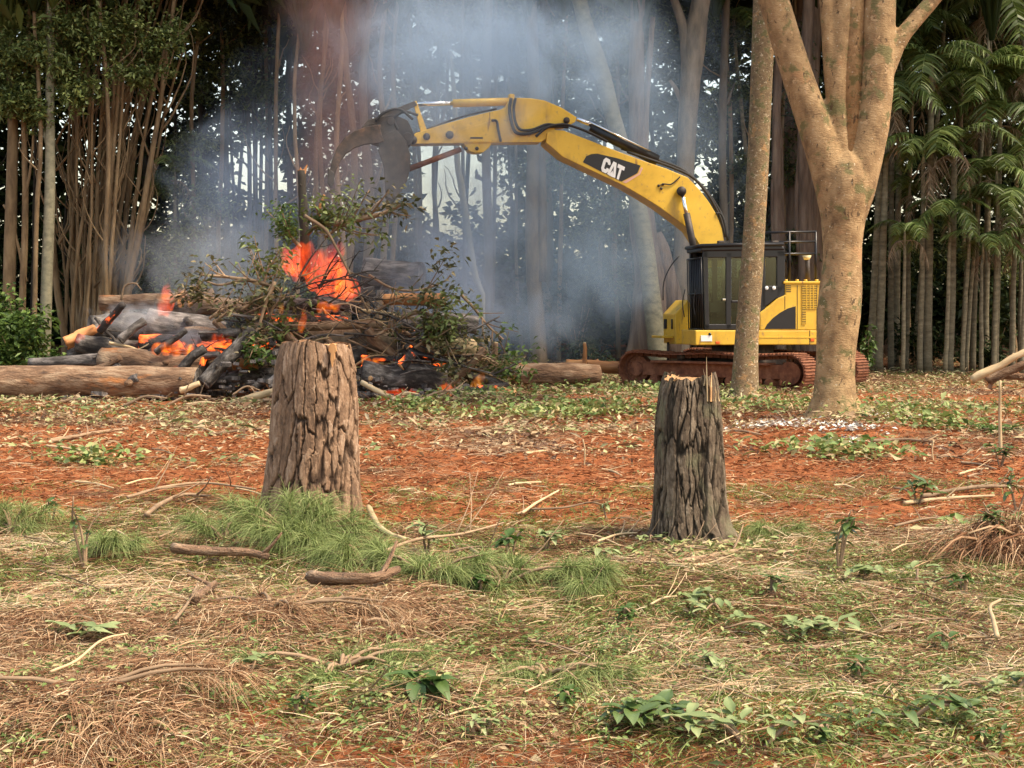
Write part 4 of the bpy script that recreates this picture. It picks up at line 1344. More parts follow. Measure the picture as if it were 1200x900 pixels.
# ================================================================== STUMPS
def m_stump(name, plate_stops, furrow, moss=None):
    m, n, l, b = _mat(name)
    a = n.new('ShaderNodeAttribute')
    a.attribute_name = 'rnd'
    g = n.new('ShaderNodeAttribute')
    g.attribute_name = 'bc'
    sx = n.new('ShaderNodeSeparateXYZ')
    l.new(g.outputs['Vector'], sx.inputs[0])
    vec = _coord(n, l, 'obj', (1, 1, .35))
    rp = _ramp(n, plate_stops)
    ad = n.new('ShaderNodeMath')
    ad.operation = 'MULTIPLY_ADD'
    l.new(_noise(n, l, vec, 34, 8, .7), ad.inputs[0])
    ad.inputs[1].default_value = 1.15
    ad2 = n.new('ShaderNodeMath')
    ad2.operation = 'MULTIPLY_ADD'
    l.new(a.outputs['Fac'], ad2.inputs[0])
    ad2.inputs[1].default_value = .62
    ad2.inputs[2].default_value = -.36
    l.new(ad2.outputs[0], ad.inputs[2])
    l.new(ad.outputs[0], rp.inputs[0])
    c = _mixc(n, l, sx.outputs['X'], rp.outputs[0], furrow)      # mixes to a darker colour in the furrows
    if moss:
        r2 = _ramp(n, [(.56, (0, 0, 0)), (.68, (1, 1, 1))])
        l.new(_noise(n, l, _coord(n, l, 'obj', (1, 1, .6)), 6, 5), r2.inputs[0])
        c = _mixc(n, l, r2.outputs[0], c, moss)
    l.new(c, b.inputs['Base Color'])
    b.inputs['Roughness'].default_value = .95
    b.inputs['Specular IOR Level'].default_value = .2
    bp = n.new('ShaderNodeBump')
    bp.inputs['Strength'].default_value, bp.inputs['Distance'].default_value = 1.0, .022
    l.new(_noise(n, l, vec, 42, 9, .75), bp.inputs['Height'])
    l.new(bp.outputs[0], b.inputs['Normal'])
    return m


def stump(label, rows, Z, mat, cell, depth, stretch, top_rag, seed):
    """rows: (py, left px, right px) from the top down."""
    rows = np.array(rows, float)
    NT, NZ = 420, 330
    pyf = np.linspace(rows[0, 0], rows[-1, 0], NZ)
    pr = spline(rows, 60)
    xl, xr = np.interp(pyf, pr[:, 0], pr[:, 1]), np.interp(pyf, pr[:, 0], pr[:, 2])
    C3 = np.array([at((a + b) / 2, y, Z) for a, b, y in zip(xl, xr, pyf)])
    rad = (xr - xl) / 2 / ppm(Z)
    base = np.array((C3[-1, 0], Z, ghf(C3[-1, 0], Z)))
    th = np.arange(NT) * 2 * math.pi / NT
    T, K = np.meshgrid(th, np.arange(NZ))
    zz = C3[:, 2][K]
    rr = rad[K]
    r0 = rad.mean()
    flare = sstep(.75, 1., K / (NZ - 1))
    rr = rr * (1 + .035 * np.sin(3 * T + seed) + .03 * np.sin(5 * T + 2 * seed) + flare * .1 * np.sin(6 * T + seed * 3))
    # bark plates: two nearest cells on the cylinder, long in the grain, warped
    rs = np.random.default_rng(seed)
    H = zz.max() - zz.min()

    def cells(cw, stretch, warp, sd):
        nc = int(2 * math.pi * r0 * (H + .3) / (cw * cw * stretch))
        ca, cz = rs.uniform(0, 2 * math.pi, nc), rs.uniform(zz.min() - .15, zz.max() + .15, nc)
        wt = fbm(np.cos(T) * 3.0 + sd, np.sin(T) * 3.0, zz * 3.2, 4, s=sd) - .5
        wf = fbm(np.cos(T) * 16 + sd, np.sin(T) * 16, zz * 13, 3, s=sd + 2) - .5
        ta = T + (wt * warp * 1.5 + wf * .55) * cw / r0
        px_, py_, pz_ = np.cos(ta) * r0, np.sin(ta) * r0, (zz + wf * .10) / stretch
        d1, d2, idx = np.full(T.shape, 9.), np.full(T.shape, 9.), np.zeros(T.shape, int)
        for i in range(nc):
            d = (px_ - math.cos(ca[i]) * r0) ** 2 + (py_ - math.sin(ca[i]) * r0) ** 2 + (pz_ - cz[i] / stretch) ** 2
            nb = d < d1
            d2 = np.where(nb, d1, np.minimum(d2, d))
            idx = np.where(nb, i, idx)
            d1 = np.where(nb, d, d1)
        return (np.sqrt(d2) - np.sqrt(d1)) / cw, idx, nc

    e, idx, nc = cells(cell, stretch, .55, seed)
    e2, idx2, nc2 = cells(cell * .8, 1.6, 1.2, seed + 31)
    soft = fbm(np.cos(T) * 6 + 3, np.sin(T) * 6, zz * 6, 3, s=seed + 15)
    e = e * (.8 + .5 * soft)
    ridge = sstep(.0, .17, e)
    hgt = rs.uniform(.7, 1, nc)[idx]
    h2 = rs.uniform(0, 1, nc2)[idx2]
    flake = fbm(np.cos(T) * 9, np.sin(T) * 9, zz * 6, 4, s=seed + 5)
    steps = np.floor(flake * 6 + h2 * 1.6) / 8
    disp = depth * (ridge * hgt - .8) + depth * .36 * (steps - .5) * ridge - depth * .10 * (1 - sstep(0, .12, e2)) * ridge
    disp = disp + .006 * (fbm(np.cos(T) * 30, np.sin(T) * 30, zz * 20, 3, s=seed + 8) - .5)
    R_ = rr + disp
    X, Y = C3[:, 0][K] + R_ * np.cos(T), C3[:, 1][K] + R_ * np.sin(T)
    # ragged rim
    rag = top_rag(th)
    fade = np.clip(1 - K / 60., 0, 1)
    Zz = zz + rag[None] * fade
    V = np.stack([X, Y, Zz], -1).reshape(-1, 3)
    i = np.arange(NZ - 1)[:, None] * NT
    j = np.arange(NT)[None]
    q = np.stack([i + j, i + NT + j, i + NT + (j + 1) % NT, i + (j + 1) % NT], -1).reshape(-1, 4)
    mb = MB()
    f3 = np.stack([(1 - sstep(.0, .17, e)) * .95, 0 * e, 0 * e], -1).reshape(-1, 3)
    mb.add(V, [q], (rs.uniform(0, 1, nc)[idx] * .35 + .35 * h2 + .4 * flake).ravel(), f3)
    r = thing('tree_stump', label, 'stump', base)
    mb.build('bark', mat, r, origin=base)
    # cut face, a rough disc with growth rings raised a little
    cm = MB()
    NR = 26
    ring = np.stack([X[2], Y[2], Zz[2]], -1)
    ctr = ring.mean(0)
    vs = []
    for k in range(NR + 1):
        t = 1 - k / NR * .999
        p = ctr + (ring - ctr) * t * .985
        p[:, 2] = ctr[2] * (1 - t ** 6) + ring[:, 2] * t ** 6 - .012 + .006 * np.sin(k * 2.4) + .02 * (fbm(p[:, 0] * 14, p[:, 1] * 14, s=seed) - .5)
        vs.append(p)
    i = np.arange(NR)[:, None] * NT
    q = np.stack([i + j, i + (j + 1) % NT, i + NT + (j + 1) % NT, i + NT + j], -1).reshape(-1, 4)
    cm.add(np.concatenate(vs), [q])
    cm.build('cut_face', MT['wood_cut'], r, origin=base)
    return r, base


MT['pine_bark'] = m_stump('pine_bark', [(.2, (.11, .075, .052)), (.42, (.23, .14, .088)), (.6, (.36, .225, .14)), (.8, (.52, .36, .25))], (.045, .028, .02), None)
MT['pine_bark_dark'] = m_stump('pine_bark_dark', [(.2, (.045, .032, .023)), (.42, (.10, .072, .05)), (.62, (.175, .13, .09)), (.85, (.32, .25, .18))], (.022, .018, .013), (.20, .18, .11))
S1, S1b = stump('tall pale brown tree stump with deeply furrowed bark and a level cut top', [(401, 331, 413), (425, 326, 418), (470, 322, 422), (520, 318, 423), (560, 313, 424), (590, 307, 427), (612, 300, 433), (640, 288, 442)], 10.7,
                MT['pine_bark'], .085, .036, 5.2, lambda t: .012 * np.sin(3 * t + 1) + .01 * np.sin(7 * t) - .05 * np.exp(-((t - 6.1) / .35) ** 2) - .04 * np.exp(-((t - .2) / .3) ** 2), 5)
S2, S2b = stump('darker narrow stump with a jagged top and an upright pale splinter', [(440, 779, 838), (455, 774, 842), (490, 769, 845), (530, 767, 848), (575, 766, 851), (605, 764, 855), (628, 760, 864), (655, 749, 878)], 9.35,
                MT['pine_bark_dark'], .055, .024, 7.0, lambda t: .022 * np.sin(2 * t + 2.2) + .008 * np.sin(9 * t) + .006 * np.sin(17 * t + 1) - .05 * np.exp(-((t - 3.4) / .3) ** 2), 9)


def shard(parent, base, a, b, Z, w, mat):
    p, q = at(*a, Z), at(*b, Z)
    m = (p + q) / 2 + rdir(1)[0] * .01
    mb = MB()
    mb.tube([p, m, q], [w, w * .7, w * .08], 5, flat=.35, wob=.3, seed=3)
    return mb.build('splinter', MT[mat], parent, False, origin=base)


for a, b, w in (((829, 470), (828, 418), .022), ((833, 470), (834, 436), .03), ((838, 470), (838, 452), .02), ((825, 452), (824, 432), .012), ((843, 470), (842, 456), .015)):
    shard(S2, S2b, a, b, 9.35 - .18, w, 'wood_pale' if w < .025 else 'wood_cut')
for a, b in (((790, 446), (796, 439)),):
    shard(S2, S2b, a, b, 9.35 - .15, .02, 'wood_cut')
# fresh orange tear on the rim of the pale stump
tb = MB()
tp = [at(x, y, 10.7 - .325) for x, y in ((386, 404), (389, 402), (393, 404), (394, 411), (392, 414), (392, 421), (390, 424), (389, 430), (387, 421), (388, 414), (385, 411))]
tb.prism(tp, (0, .05, 0))
tb.build('torn_wood', MT['log_peeled'], S1, False, origin=S1b)

# ================================================================== BURNING PILE
def log(name, label, a, b, w, Z0, Z1, mat, group=None, cat='log', cut=(None, 'wood_cut'), w2=None, k=18, wob=.26, bend=0., knots=2, extra=None):
    p, q = at(*a, Z0), at(*b, Z1)
    n = 16
    t = np.linspace(0, 1, n)
    pts = p + (q - p) * t[:, None]
    L = np.linalg.norm(q - p)
    side = unit(np.cross(q - p, (0, 1, 0.2)))
    pts = pts + side * (np.sin(t * math.pi) * bend * L)[:, None] + (fbm(t * 3, t * 0 + random.random() * 50, s=4, octv=2) - .5)[:, None] * side * w / ppm(Z0) * .25
    r0, r1 = w / 2 / ppm(Z0), (w2 or w * .88) / 2 / ppm(Z1)
    rad = r0 + (r1 - r0) * t
    c = pts.mean(0)
    mb = MB()
    sd = random.randint(0, 999)
    mb.tube(pts, rad, k, wob=wob, seed=sd)
    for _ in range(knots):
        u = random.uniform(.15, .85)
        pp = p + (q - p) * u
        dd = unit(rdir(1)[0] * np.array((1, 1, .6)) + np.array((0, -.3, .4)))
        rr = r0 * random.uniform(.18, .32)
        mb.tube([pp, pp + dd * r0 * 1.0, pp + dd * (r0 * random.uniform(1.15, 1.7))], [rr * 1.3, rr, rr * .8], 7, wob=.2, seed=sd + 1)
    o = mb.build(name, MT[mat], origin=c)
    tag(o, label, cat, group)
    for e, cm in zip((0, -1), cut):
        if cm:
            d = unit(pts[e] - pts[1 if e == 0 else -2])
            f = MB()
            f.tube([pts[e] - d * .01, pts[e] + d * .012, pts[e] + d * .02], [rad[e] * .93, rad[e] * .9, rad[e] * .3], 18, wob=.12, seed=sd)
            f.build('cut_end', MT[cm], o, False, origin=c).location = (0, 0, 0)
    return o


# row by row from the front left; pixel ends, thickness, distances
LOGS = [
    ('big brown log in front at the left, bark partly stripped to orange wood', (-60, 446), (232, 447), 40, 25.1, 24.9, 'log_bark', (None, 'char'), 38),
    ('charred black log lying under the big brown log at the left', (-40, 463), (135, 463), 17, 25.2, 24.9, 'char', (None, 'char_grey'), 15),
    ('grey ash covered thin log above the big brown log', (35, 426), (135, 419), 13, 25.9, 25.9, 'char_grey', ('char', None), 15),
    ('brown log behind the big log, its right end burning', (120, 420), (238, 430), 28, 25.9, 25.5, 'log_bark', (None, 'char_glow'), 26),
    ('leaning black log propped against the pile left of the pale stump', (238, 446), (296, 384), 19, 24.8, 25.3, 'char', ('char_grey', 'char_grey'), 17),
    ('black log stub with a smoking round end at the upper left of the pile', (106, 378), (178, 380), 32, 26.8, 27.4, 'char', ('char', None), 30),
    ('grey burnt log with cracked bark in the middle of the left pile', (172, 382), (262, 388), 38, 27.0, 27.2, 'char_grey', ('char', None), 34),
    ('low black log under the smoking stub', (90, 402), (170, 412), 22, 26.2, 26.4, 'char', ('char', None), 22),
    ('black log half buried beneath the grey thin log', (80, 418), (190, 404), 20, 26.5, 26.8, 'char', (None, None), 22),
    ('glowing log with red embers in the middle left of the pile', (165, 404), (272, 410), 24, 26.2, 26.3, 'char_glow', ('char_glow', None), 22),
    ('dark log high at the back left below the small yellow flame', (185, 356), (345, 362), 22, 28.0, 27.8, 'log_bark', ('char', None), 20),
    ('brown scorched log behind the smoking stub', (118, 356), (250, 346), 18, 28.6, 28.6, 'log_bark', (None, None), 18),
    ('long thin grey log lying above the pale stump', (292, 384), (448, 380), 12, 26.1, 26.2, 'branch', (None, 'wood_pale'), 10),
    ('thick smooth grey brown log just above the pale stump', (285, 400), (465, 396), 34, 26.5, 26.6, 'bark_grey', ('char', 'char_grey'), 32),
    ('black log beneath the thick smooth log', (270, 424), (430, 420), 26, 26.3, 26.3, 'char', (None, None), 26),
    ('short orange log with stripped bark lying on top at the right of the fire', (449, 350), (522, 352), 14, 26.0, 26.1, 'log_peeled', ('wood_pale', 'wood_cut'), 15),
    ('dark thick log hidden in smoke behind the orange log', (430, 322), (494, 322), 36, 29.2, 28.9, 'char_grey', (None, 'char'), 34),
    ('glowing thin log, upper of the red ones right of the pale stump', (424, 421), (508, 418), 8, 25.7, 25.9, 'char_glow', ('char_glow', None), 7),
    ('glowing thin log, lower of the red ones right of the pale stump', (424, 431), (545, 427), 8, 25.5, 25.8, 'char_glow', ('char_glow', None), 7),
    ('black burnt log low at the right side of the pile', (424, 446), (522, 447), 34, 25.4, 25.6, 'char', ('char', 'char'), 30),
    ('brown log under the leafy bough at the right of the pile', (478, 408), (566, 418), 26, 26.0, 26.2, 'log_bark', (None, 'wood_cut'), 24),
    ('split yellowish log at the right end of the pile', (508, 404), (556, 408), 19, 25.6, 25.8, 'wood_pale', ('wood_pale', 'wood_pale'), 20),
    ('dim log behind the leafy bough', (470, 375), (560, 384), 24, 27.0, 27.0, 'char_grey', (None, None), 22),
    ('thin scorched log at the foot of the pile on the right', (520, 432), (590, 450), 11, 25.6, 25.3, 'char', (None, None), 9),
    ('large reddish log lying on the ground behind the right end of the pile', (598, 436), (702, 440), 25, 29.0, 29.4, 'log_bark', ('wood_cut', None), 23),
    ('red brown log lying left of the excavator tracks', (664, 428), (738, 431), 14, 31.5, 31.0, 'log_peeled', (None, 'wood_cut'), 13),
    ('black log high in the fire beneath the largest flame', (290, 352), (420, 358), 16, 26.8, 26.9, 'char', (None, None), 15),
    ('scorched log leaning at the back under the broken snag', (320, 372), (440, 342), 18, 27.6, 27.8, 'char', (None, None), 16),
    ('burnt crosswise log below the largest flame', (300, 372), (408, 372), 15, 26.4, 26.5, 'char_glow', (None, None), 14),
    ('burnt log low left of the pale stump', (228, 452), (322, 440), 18, 25.5, 25.6, 'char', ('char', None), 16),
    ('scorched brown log at the ground left of the pale stump', (246, 428), (320, 432), 20, 25.9, 26.0, 'log_bark', ('char', None), 18),
]
for lab, a, b, w, z0, z1, mat, cut, w2 in LOGS:
    if 'char' in mat:
        a, b = (a[0], a[1] + random.uniform(-5, 5)), (b[0], b[1] + random.uniform(-5, 5))
    log('log', lab, a, b, w, z0, z1, mat, None, 'log', cut, w2)
log('snag', 'dark broken snag standing upright in the pile with an orange splintered top', (358, 330), (354, 200), 12, 26.9, 27.0, 'bark_dark', None, 'snag', (None, 'log_peeled'), 10, knots=3)
sn = [o for o in SC.objects if o.name == 'snag'][0]
for a, b, w in (((356, 203), (360, 193), .05), ((353, 203), (352, 196), .04)):
    mb = MB()
    c = at(355, 262, 26.95)
    mb.tube([at(*a, 27), at(*b, 27)], [w, w * .2], 6, wob=.3)
    o = mb.build('splinter', MT['log_peeled'], sn, False, origin=np.array(sn.location))
    o.location = (0, 0, 0)
log('stake', 'upright brown stake at the right end of the pile', (578, 462), (581, 402), 7, 25.8, 25.9, 'log_bark', None, 'stake', (None, 'wood_pale'), 6, knots=1)
log('stake', 'short pointed pale stake behind the ground log left of the tracks', (685, 428), (685, 402), 6, 31.0, 31.0, 'log_peeled', None, 'stake', (None, 'wood_pale'), 4, knots=0)
log('root_chunk', 'orange brown broken root chunk at the ground right of the fire', (560, 462), (602, 462), 20, 25.4, 25.0, 'log_peeled', None, 'wood chunk', ('char', 'wood_cut'), 14, wob=.4, knots=0)
log('root_chunk', 'round orange lump of wood left of the pale stump', (274, 427), (302, 427), 13, 25.4, 25.4, 'log_peeled', None, 'wood chunk', ('wood_cut', None), 12, wob=.4, knots=0)
log('root_chunk', 'orange split chunk leaning at the upper left edge of the fire', (76, 402), (112, 386), 17, 26.2, 26.4, 'log_peeled', None, 'wood chunk', ('char', 'wood_cut'), 11, wob=.4, knots=0)
log('plank_piece', 'pale split slab sticking out left of the pale stump', (272, 474), (322, 458), 9, 24.3, 24.0, 'wood_pale', None, 'split wood', ('wood_pale', None), 8, knots=0)
log('plank_piece', 'long pale split pole leaning right of the pale stump', (424, 448), (466, 470), 6, 24.8, 24.3, 'wood_pale', None, 'split wood', (None, 'wood_pale'), 5, knots=0)
log('plank_piece', 'short yellow slab lying before the leaning black log', (212, 458), (234, 449), 8, 24.6, 24.6, 'wood_pale', None, 'split wood', ('wood_pale', None), 6, knots=0)
for i, (a, b, w, lab) in enumerate((((1138, 446), (1215, 405), 13, 'upper pale log of the pair sloping up to the right edge'), ((1156, 447), (1225, 416), 14, 'lower brown log of the pair sloping up to the right edge'),
                                    ((1172, 440), (1212, 442), 12, 'short log on the ground under the sloping pair at the right edge'))):
    log('log', lab, a, b, w * .8, 28.5 + .3 * i, 28.2 + .3 * i, 'log_bark' if i else 'wood_pale', None, 'log', ('wood_cut', None), w * .55, 11, .5)

# --- ash bed and charcoal under the pile
def chips(name, label, area, N, size, mat, Zr=(24.6, 28.5)):
    mb = MB()
    for _ in range(N):
        px = random.uniform(area[0], area[2])
        Y = random.uniform(*Zr)
        x = (px - 600) / F_PX * Y
        z = ghf(x, Y)
        s = random.uniform(*size)
        M = Matrix.Rotation(random.uniform(0, 6.28), 3, 'Z') @ Matrix.Rotation(random.uniform(-.5, .5), 3, 'X')
        mb.box((x, Y, z + s * .2 + random.uniform(0, area[4]) * math.exp(-((px - 330) / 150) ** 2)), (s * random.uniform(.8, 2.4), s, s * .55), M, rnd=random.random())
    return tag(mb.build(name, MT[mat], smooth=False), label, kind='stuff')


chips('charcoal_bed', 'bed of charcoal and burnt chunks under the burning logs', (75, 0, 575, 0, .9), 420, (.05, .16), 'char_grey')
chips('ash_bed', 'pale ash and burnt crumbs along the front of the fire', (140, 0, 560, 0, .5), 500, (.03, .09), 'char_grey', (24.7, 27))

# --- branches in and on the pile
def branch(label, path, Z, w, mat='branch', ntw=4, dz=0., name='branch', leafy=0, leaf_mat='leaf_pile', group=None, lf=(.09, .2), bl=.35):
    p3 = spline(path, 18)
    Zs = np.linspace(Z, Z + dz, 18)
    pts = np.array([at(a, b, zz) for (a, b), zz in zip(p3[:, :2], Zs)])
    c = pts.mean(0)
    r0 = w / 2 / ppm(Z)
    mb = MB()
    sd = random.randint(0, 999)
    mb.tube(pts, np.linspace(r0, r0 * .45, 18), 7, wob=.25, seed=sd)
    tips = []
    for _ in range(ntw):
        i = random.randint(4, 16)
        d = unit(pts[min(17, i + 1)] - pts[i - 1])
        s = unit(np.cross(d, rdir(1)[0]))
        L = random.uniform(.5, 1.3) * bl
        q = [pts[i], pts[i] + (d * .6 + s * .7) * L * .5, pts[i] + (d * .9 + s * .9 + np.array((0, 0, .15))) * L]
        mb.tube(spline(q, 6), np.linspace(r0 * .5, r0 * .15, 6), 5, wob=.2, seed=sd)
        tips.append(q[-1])
        tips.append(q[1])
    o = tag(mb.build(name, MT[mat], origin=c), label, 'branch', group)
    if leafy:
        tips = np.array(tips + [pts[-1], pts[-4], pts[-8]])
        k = rng.integers(0, len(tips), leafy)
        lb = MB()
        P = tips[k] + rdir(leafy) * (rng.uniform(0, 1, leafy) ** .6)[:, None] * bl * .55
        leaves(lb, P, rdir(leafy, -.8, .7), rng.uniform(*lf, leafy), rng.uniform(*lf, leafy) * .45, rng.uniform(0, 1, leafy))
        u = lb.build('foliage', MT[leaf_mat], o, origin=c)
        u.location = (0, 0, 0)
    return o


branch('long bare tan pole leaning across the largest flame', [(357, 253), (380, 268), (394, 290), (412, 325), (431, 364)], 25.4, 4.5, 'branch', 2)
branch('thick leafy branch pointing right under the grapple', [(392, 262), (420, 257), (448, 250), (474, 238)], 26.2, 8, 'branch', 6, leafy=150, bl=.5, lf=(.1, .22))
branch('twisted double tan branch sticking out left from the top of the pile', [(330, 340), (300, 330), (268, 325), (236, 322)], 25.9, 6, 'branch', 3)
branch('second tan branch crossing the twisted branch', [(322, 336), (290, 328), (258, 334), (238, 328)], 25.8, 4.5, 'branch', 2)
branch('curved bare branch hooking over the small yellow flame', [(316, 372), (322, 358), (338, 348), (352, 347)], 25.6, 4, 'branch', 1)
branch('tangle branch in smoke above the orange log', [(432, 322), (460, 338), (490, 340), (520, 330), (528, 322)], 26.8, 3.5, 'branch', 6, bl=.5)
branch('thin pale branch below the orange log', [(420, 364), (450, 366), (470, 372), (486, 372)], 25.8, 5, 'wood_pale', 2)
branch('long dry branch sloping down the right flank of the pile', [(540, 345), (556, 362), (572, 382), (590, 398)], 26.2, 4, 'branch', 5, bl=.6)
branch('leafy bough drooping over the right side of the pile', [(470, 372), (492, 366), (515, 376), (530, 396)], 25.7, 6, 'branch', 10, leafy=800, leaf_mat='leaf_pile', bl=.75)
branch('second leafy bough low on the right side of the pile', [(520, 385), (545, 400), (565, 420), (575, 440)], 25.9, 5, 'branch', 8, leafy=260, leaf_mat='leaf_pile', bl=.5)
branch('mossy green spray left of the snag above the flame', [(352, 290), (340, 276), (334, 264)], 26.3, 5, 'branch', 8, leafy=600, leaf_mat='leaf_shrub', bl=.42, lf=(.06, .13))
branch('leafy spray right of the snag', [(360, 275), (372, 262), (384, 258)], 26.5, 5, 'branch', 7, leafy=350, leaf_mat='leaf_olive', bl=.45)
branch('orange tipped broken branch beside the snag', [(374, 262), (374, 246), (380, 228)], 26.6, 6, 'log_peeled', 1)
branch('short dark broken branch beside the orange tipped one', [(379, 262), (380, 250), (379, 236)], 26.7, 5, 'bark_stem', 0)
branch('grey leafy branches left of the largest flame', [(300, 372), (306, 345), (312, 322), (318, 305)], 26.0, 5, 'branch', 10, leafy=200, leaf_mat='leaf_olive', bl=.5)
branch('hanging bundle of grey twigs left of the pale stump', [(322, 330), (310, 360), (302, 392), (300, 420)], 25.3, 5, 'branch', 12, leafy=200, leaf_mat='leaf_pile', bl=.55)
branch('green leaves caught between the leaning black log and the pale stump', [(282, 400), (292, 408), (300, 420)], 25.1, 4, 'branch', 6, leafy=220, leaf_mat='leaf_shrub', bl=.35)
branch('black forked branch at the smoking stub', [(112, 372), (124, 388), (134, 398), (133, 408)], 26.2, 5, 'char', 4)
branch('loop of pale vine in smoke behind the smoking stub', [(142, 352), (146, 336), (158, 332), (166, 340)], 28.0, 3, 'branch', 0)
branch('ash white branch on the black logs at the left', [(128, 402), (150, 406), (168, 412)], 25.9, 4, 'wood_pale', 2)
for i in range(115):
    px, py = random.uniform(190, 560), random.uniform(330, 455)
    if py < 330 + abs(px - 360) * .38:
        py = min(455, 340 + abs(px - 360) * .38 + random.uniform(0, 40))
    a, L = random.uniform(-.5, .5) + random.choice((0, 0, math.pi)), random.uniform(25, 75)
    q = [(px, py), (px + math.cos(a) * L * .5, py + math.sin(a) * L * .5 + random.uniform(-6, 6)), (px + math.cos(a) * L, py + math.sin(a) * L)]
    branch('thin scorched branch tangled among the burning logs', q, random.uniform(25.2, 26.6), random.uniform(2, 4.5), random.choice(('bark_stem', 'branch', 'char', 'char_grey', 'char_grey', 'char')), 3, random.uniform(-.4, .4), bl=.3, group='scorched branches in the pile')
for i in range(22):
    px = random.uniform(60, 600)
    L, a = random.uniform(20, 60), random.uniform(-.35, .35)
    py = random.uniform(462, 486)
    q = [(px, py), (px + math.cos(a) * L * .5, py + math.sin(a) * L * .5 - random.uniform(2, 8)), (px + math.cos(a) * L, py + math.sin(a) * L)]
    branch('pale broken branch on the ground in front of the pile', q, random.uniform(23.2, 24.6), random.uniform(2.5, 5), random.choice(('branch', 'wood_pale', 'branch')), 2, 0, bl=.3, group='broken branches along the front of the pile')

for i in range(44):
    px = random.uniform(95, 575)
    top = 345 + abs(px - 345) * .30 if px > 180 else 385
    py = random.uniform(top, 462)
    L, a = random.uniform(16, 52), random.uniform(-.9, .9)
    z0 = 24.9 + (462 - py) / 60. + random.uniform(-.3, .4)
    log('charred_piece', 'broken charred piece of branch jammed among the burning logs', (px, py), (px + math.cos(a) * L, py + math.sin(a) * L), random.uniform(6, 13), z0, z0 + random.uniform(-.5, .5),
        random.choice(('char', 'char_grey', 'log_bark', 'log_bark', 'char_glow')), 'broken pieces in the pile', 'burnt wood', (random.choice(('char', 'wood_cut')), None), None, 9, .3, random.uniform(-.08, .08), 1)
for i, (px, py, rr, n_, mt_, lab) in enumerate(((300, 352, 30, 170, 'leaf_pile', 'grey leafy debris draped left of the largest flame'), (262, 362, 28, 130, 'leaf_pile', 'leafy debris on the burnt logs in the middle left'), (322, 395, 24, 150, 'leaf_olive', 'green leafy debris just above the left of the pale stump'),
                                                 (505, 395, 32, 380, 'leaf_olive', 'thick leafy debris at the right of the pile'), (545, 440, 28, 200, 'leaf_pile', 'leafy debris low at the right end'), (590, 440, 20, 200, 'leaf_shrub', 'green leafy debris beside the stake'), (455, 385, 26, 120, 'leaf_pile', 'sparse leafy debris under the orange log'),
                                                 (395, 268, 22, 200, 'leaf_olive', 'leafy twigs where the bare pole leans'), (215, 345, 26, 220, 'leaf_pile', 'ashy leaf debris at the back left of the pile'))):
    branch(lab, [(px - rr * .6, py + rr * .4), (px, py), (px + rr * .7, py - rr * .3)], 25.6 + random.uniform(-.2, .3), 4, 'branch', 9, leafy=n_, leaf_mat=mt_, bl=.55, name='leafy_debris')

for i in range(26):
    px, py = random.uniform(325, 425), random.uniform(318, 362)
    a, L = random.uniform(-1.2, .6), random.uniform(25, 60)
    branch('dark thin branch crossing in front of the largest flame', [(px, py), (px + math.cos(a) * L * .5, py + math.sin(a) * L * .5 + random.uniform(-5, 5)), (px + math.cos(a) * L, py + math.sin(a) * L)], random.uniform(25.2, 25.9), random.uniform(1.5, 3), random.choice(('char', 'bark_dark', 'bark_stem')), 3, 0, bl=.3, group='branches in front of the largest flame')

# --- flames: soft bodies of burning gas
def m_flame(name, col, s):
    m = bpy.data.materials.new(name)
    m.use_nodes = True
    n, l = m.node_tree.nodes, m.node_tree.links
    n.remove(n['Principled BSDF'])
    e = n.new('ShaderNodeEmission')
    e.inputs['Color'].default_value = (*col, 1)
    tc = n.new('ShaderNodeTexCoord')
    mp_ = n.new('ShaderNodeMapping')
    mp_.inputs['Scale'].default_value = (1, 1, .6)
    l.new(tc.outputs['Object'], mp_.inputs[0])
    r = _ramp(n, [(.34, (.0, .0, .0)), (.50, (.25, .25, .25)), (.68, (1, 1, 1))])
    nz = _noise(n, l, mp_.outputs[0], 4.2, 5, .6, 1.6)
    l.new(nz, r.inputs[0])
    hot = tuple(min(1, c * k) for c, k in zip(col, (1, 3.2, 3.0)))
    cr = _ramp(n, [(.42, (1, col[1] * .55, col[2] * .6)), (.58, col), (.74, hot)])
    l.new(nz, cr.inputs[0])
    l.new(cr.outputs[0], e.inputs['Color'])
    mu = n.new('ShaderNodeMath')
    mu.operation = 'MULTIPLY'
    mu.inputs[1].default_value = s
    l.new(r.outputs[0], mu.inputs[0])
    l.new(mu.outputs[0], e.inputs['Strength'])
    l.new(e.outputs[0], n['Material Output'].inputs['Volume'])
    return m


MT['flame'] = m_flame('flame', (1, .10, .016), 2.2)
MT['flame_hot'] = m_flame('flame_hot', (1, .20, .02), 3.2)
MT['flame_yellow'] = m_flame('flame_yellow', (1, .42, .07), 2.8)


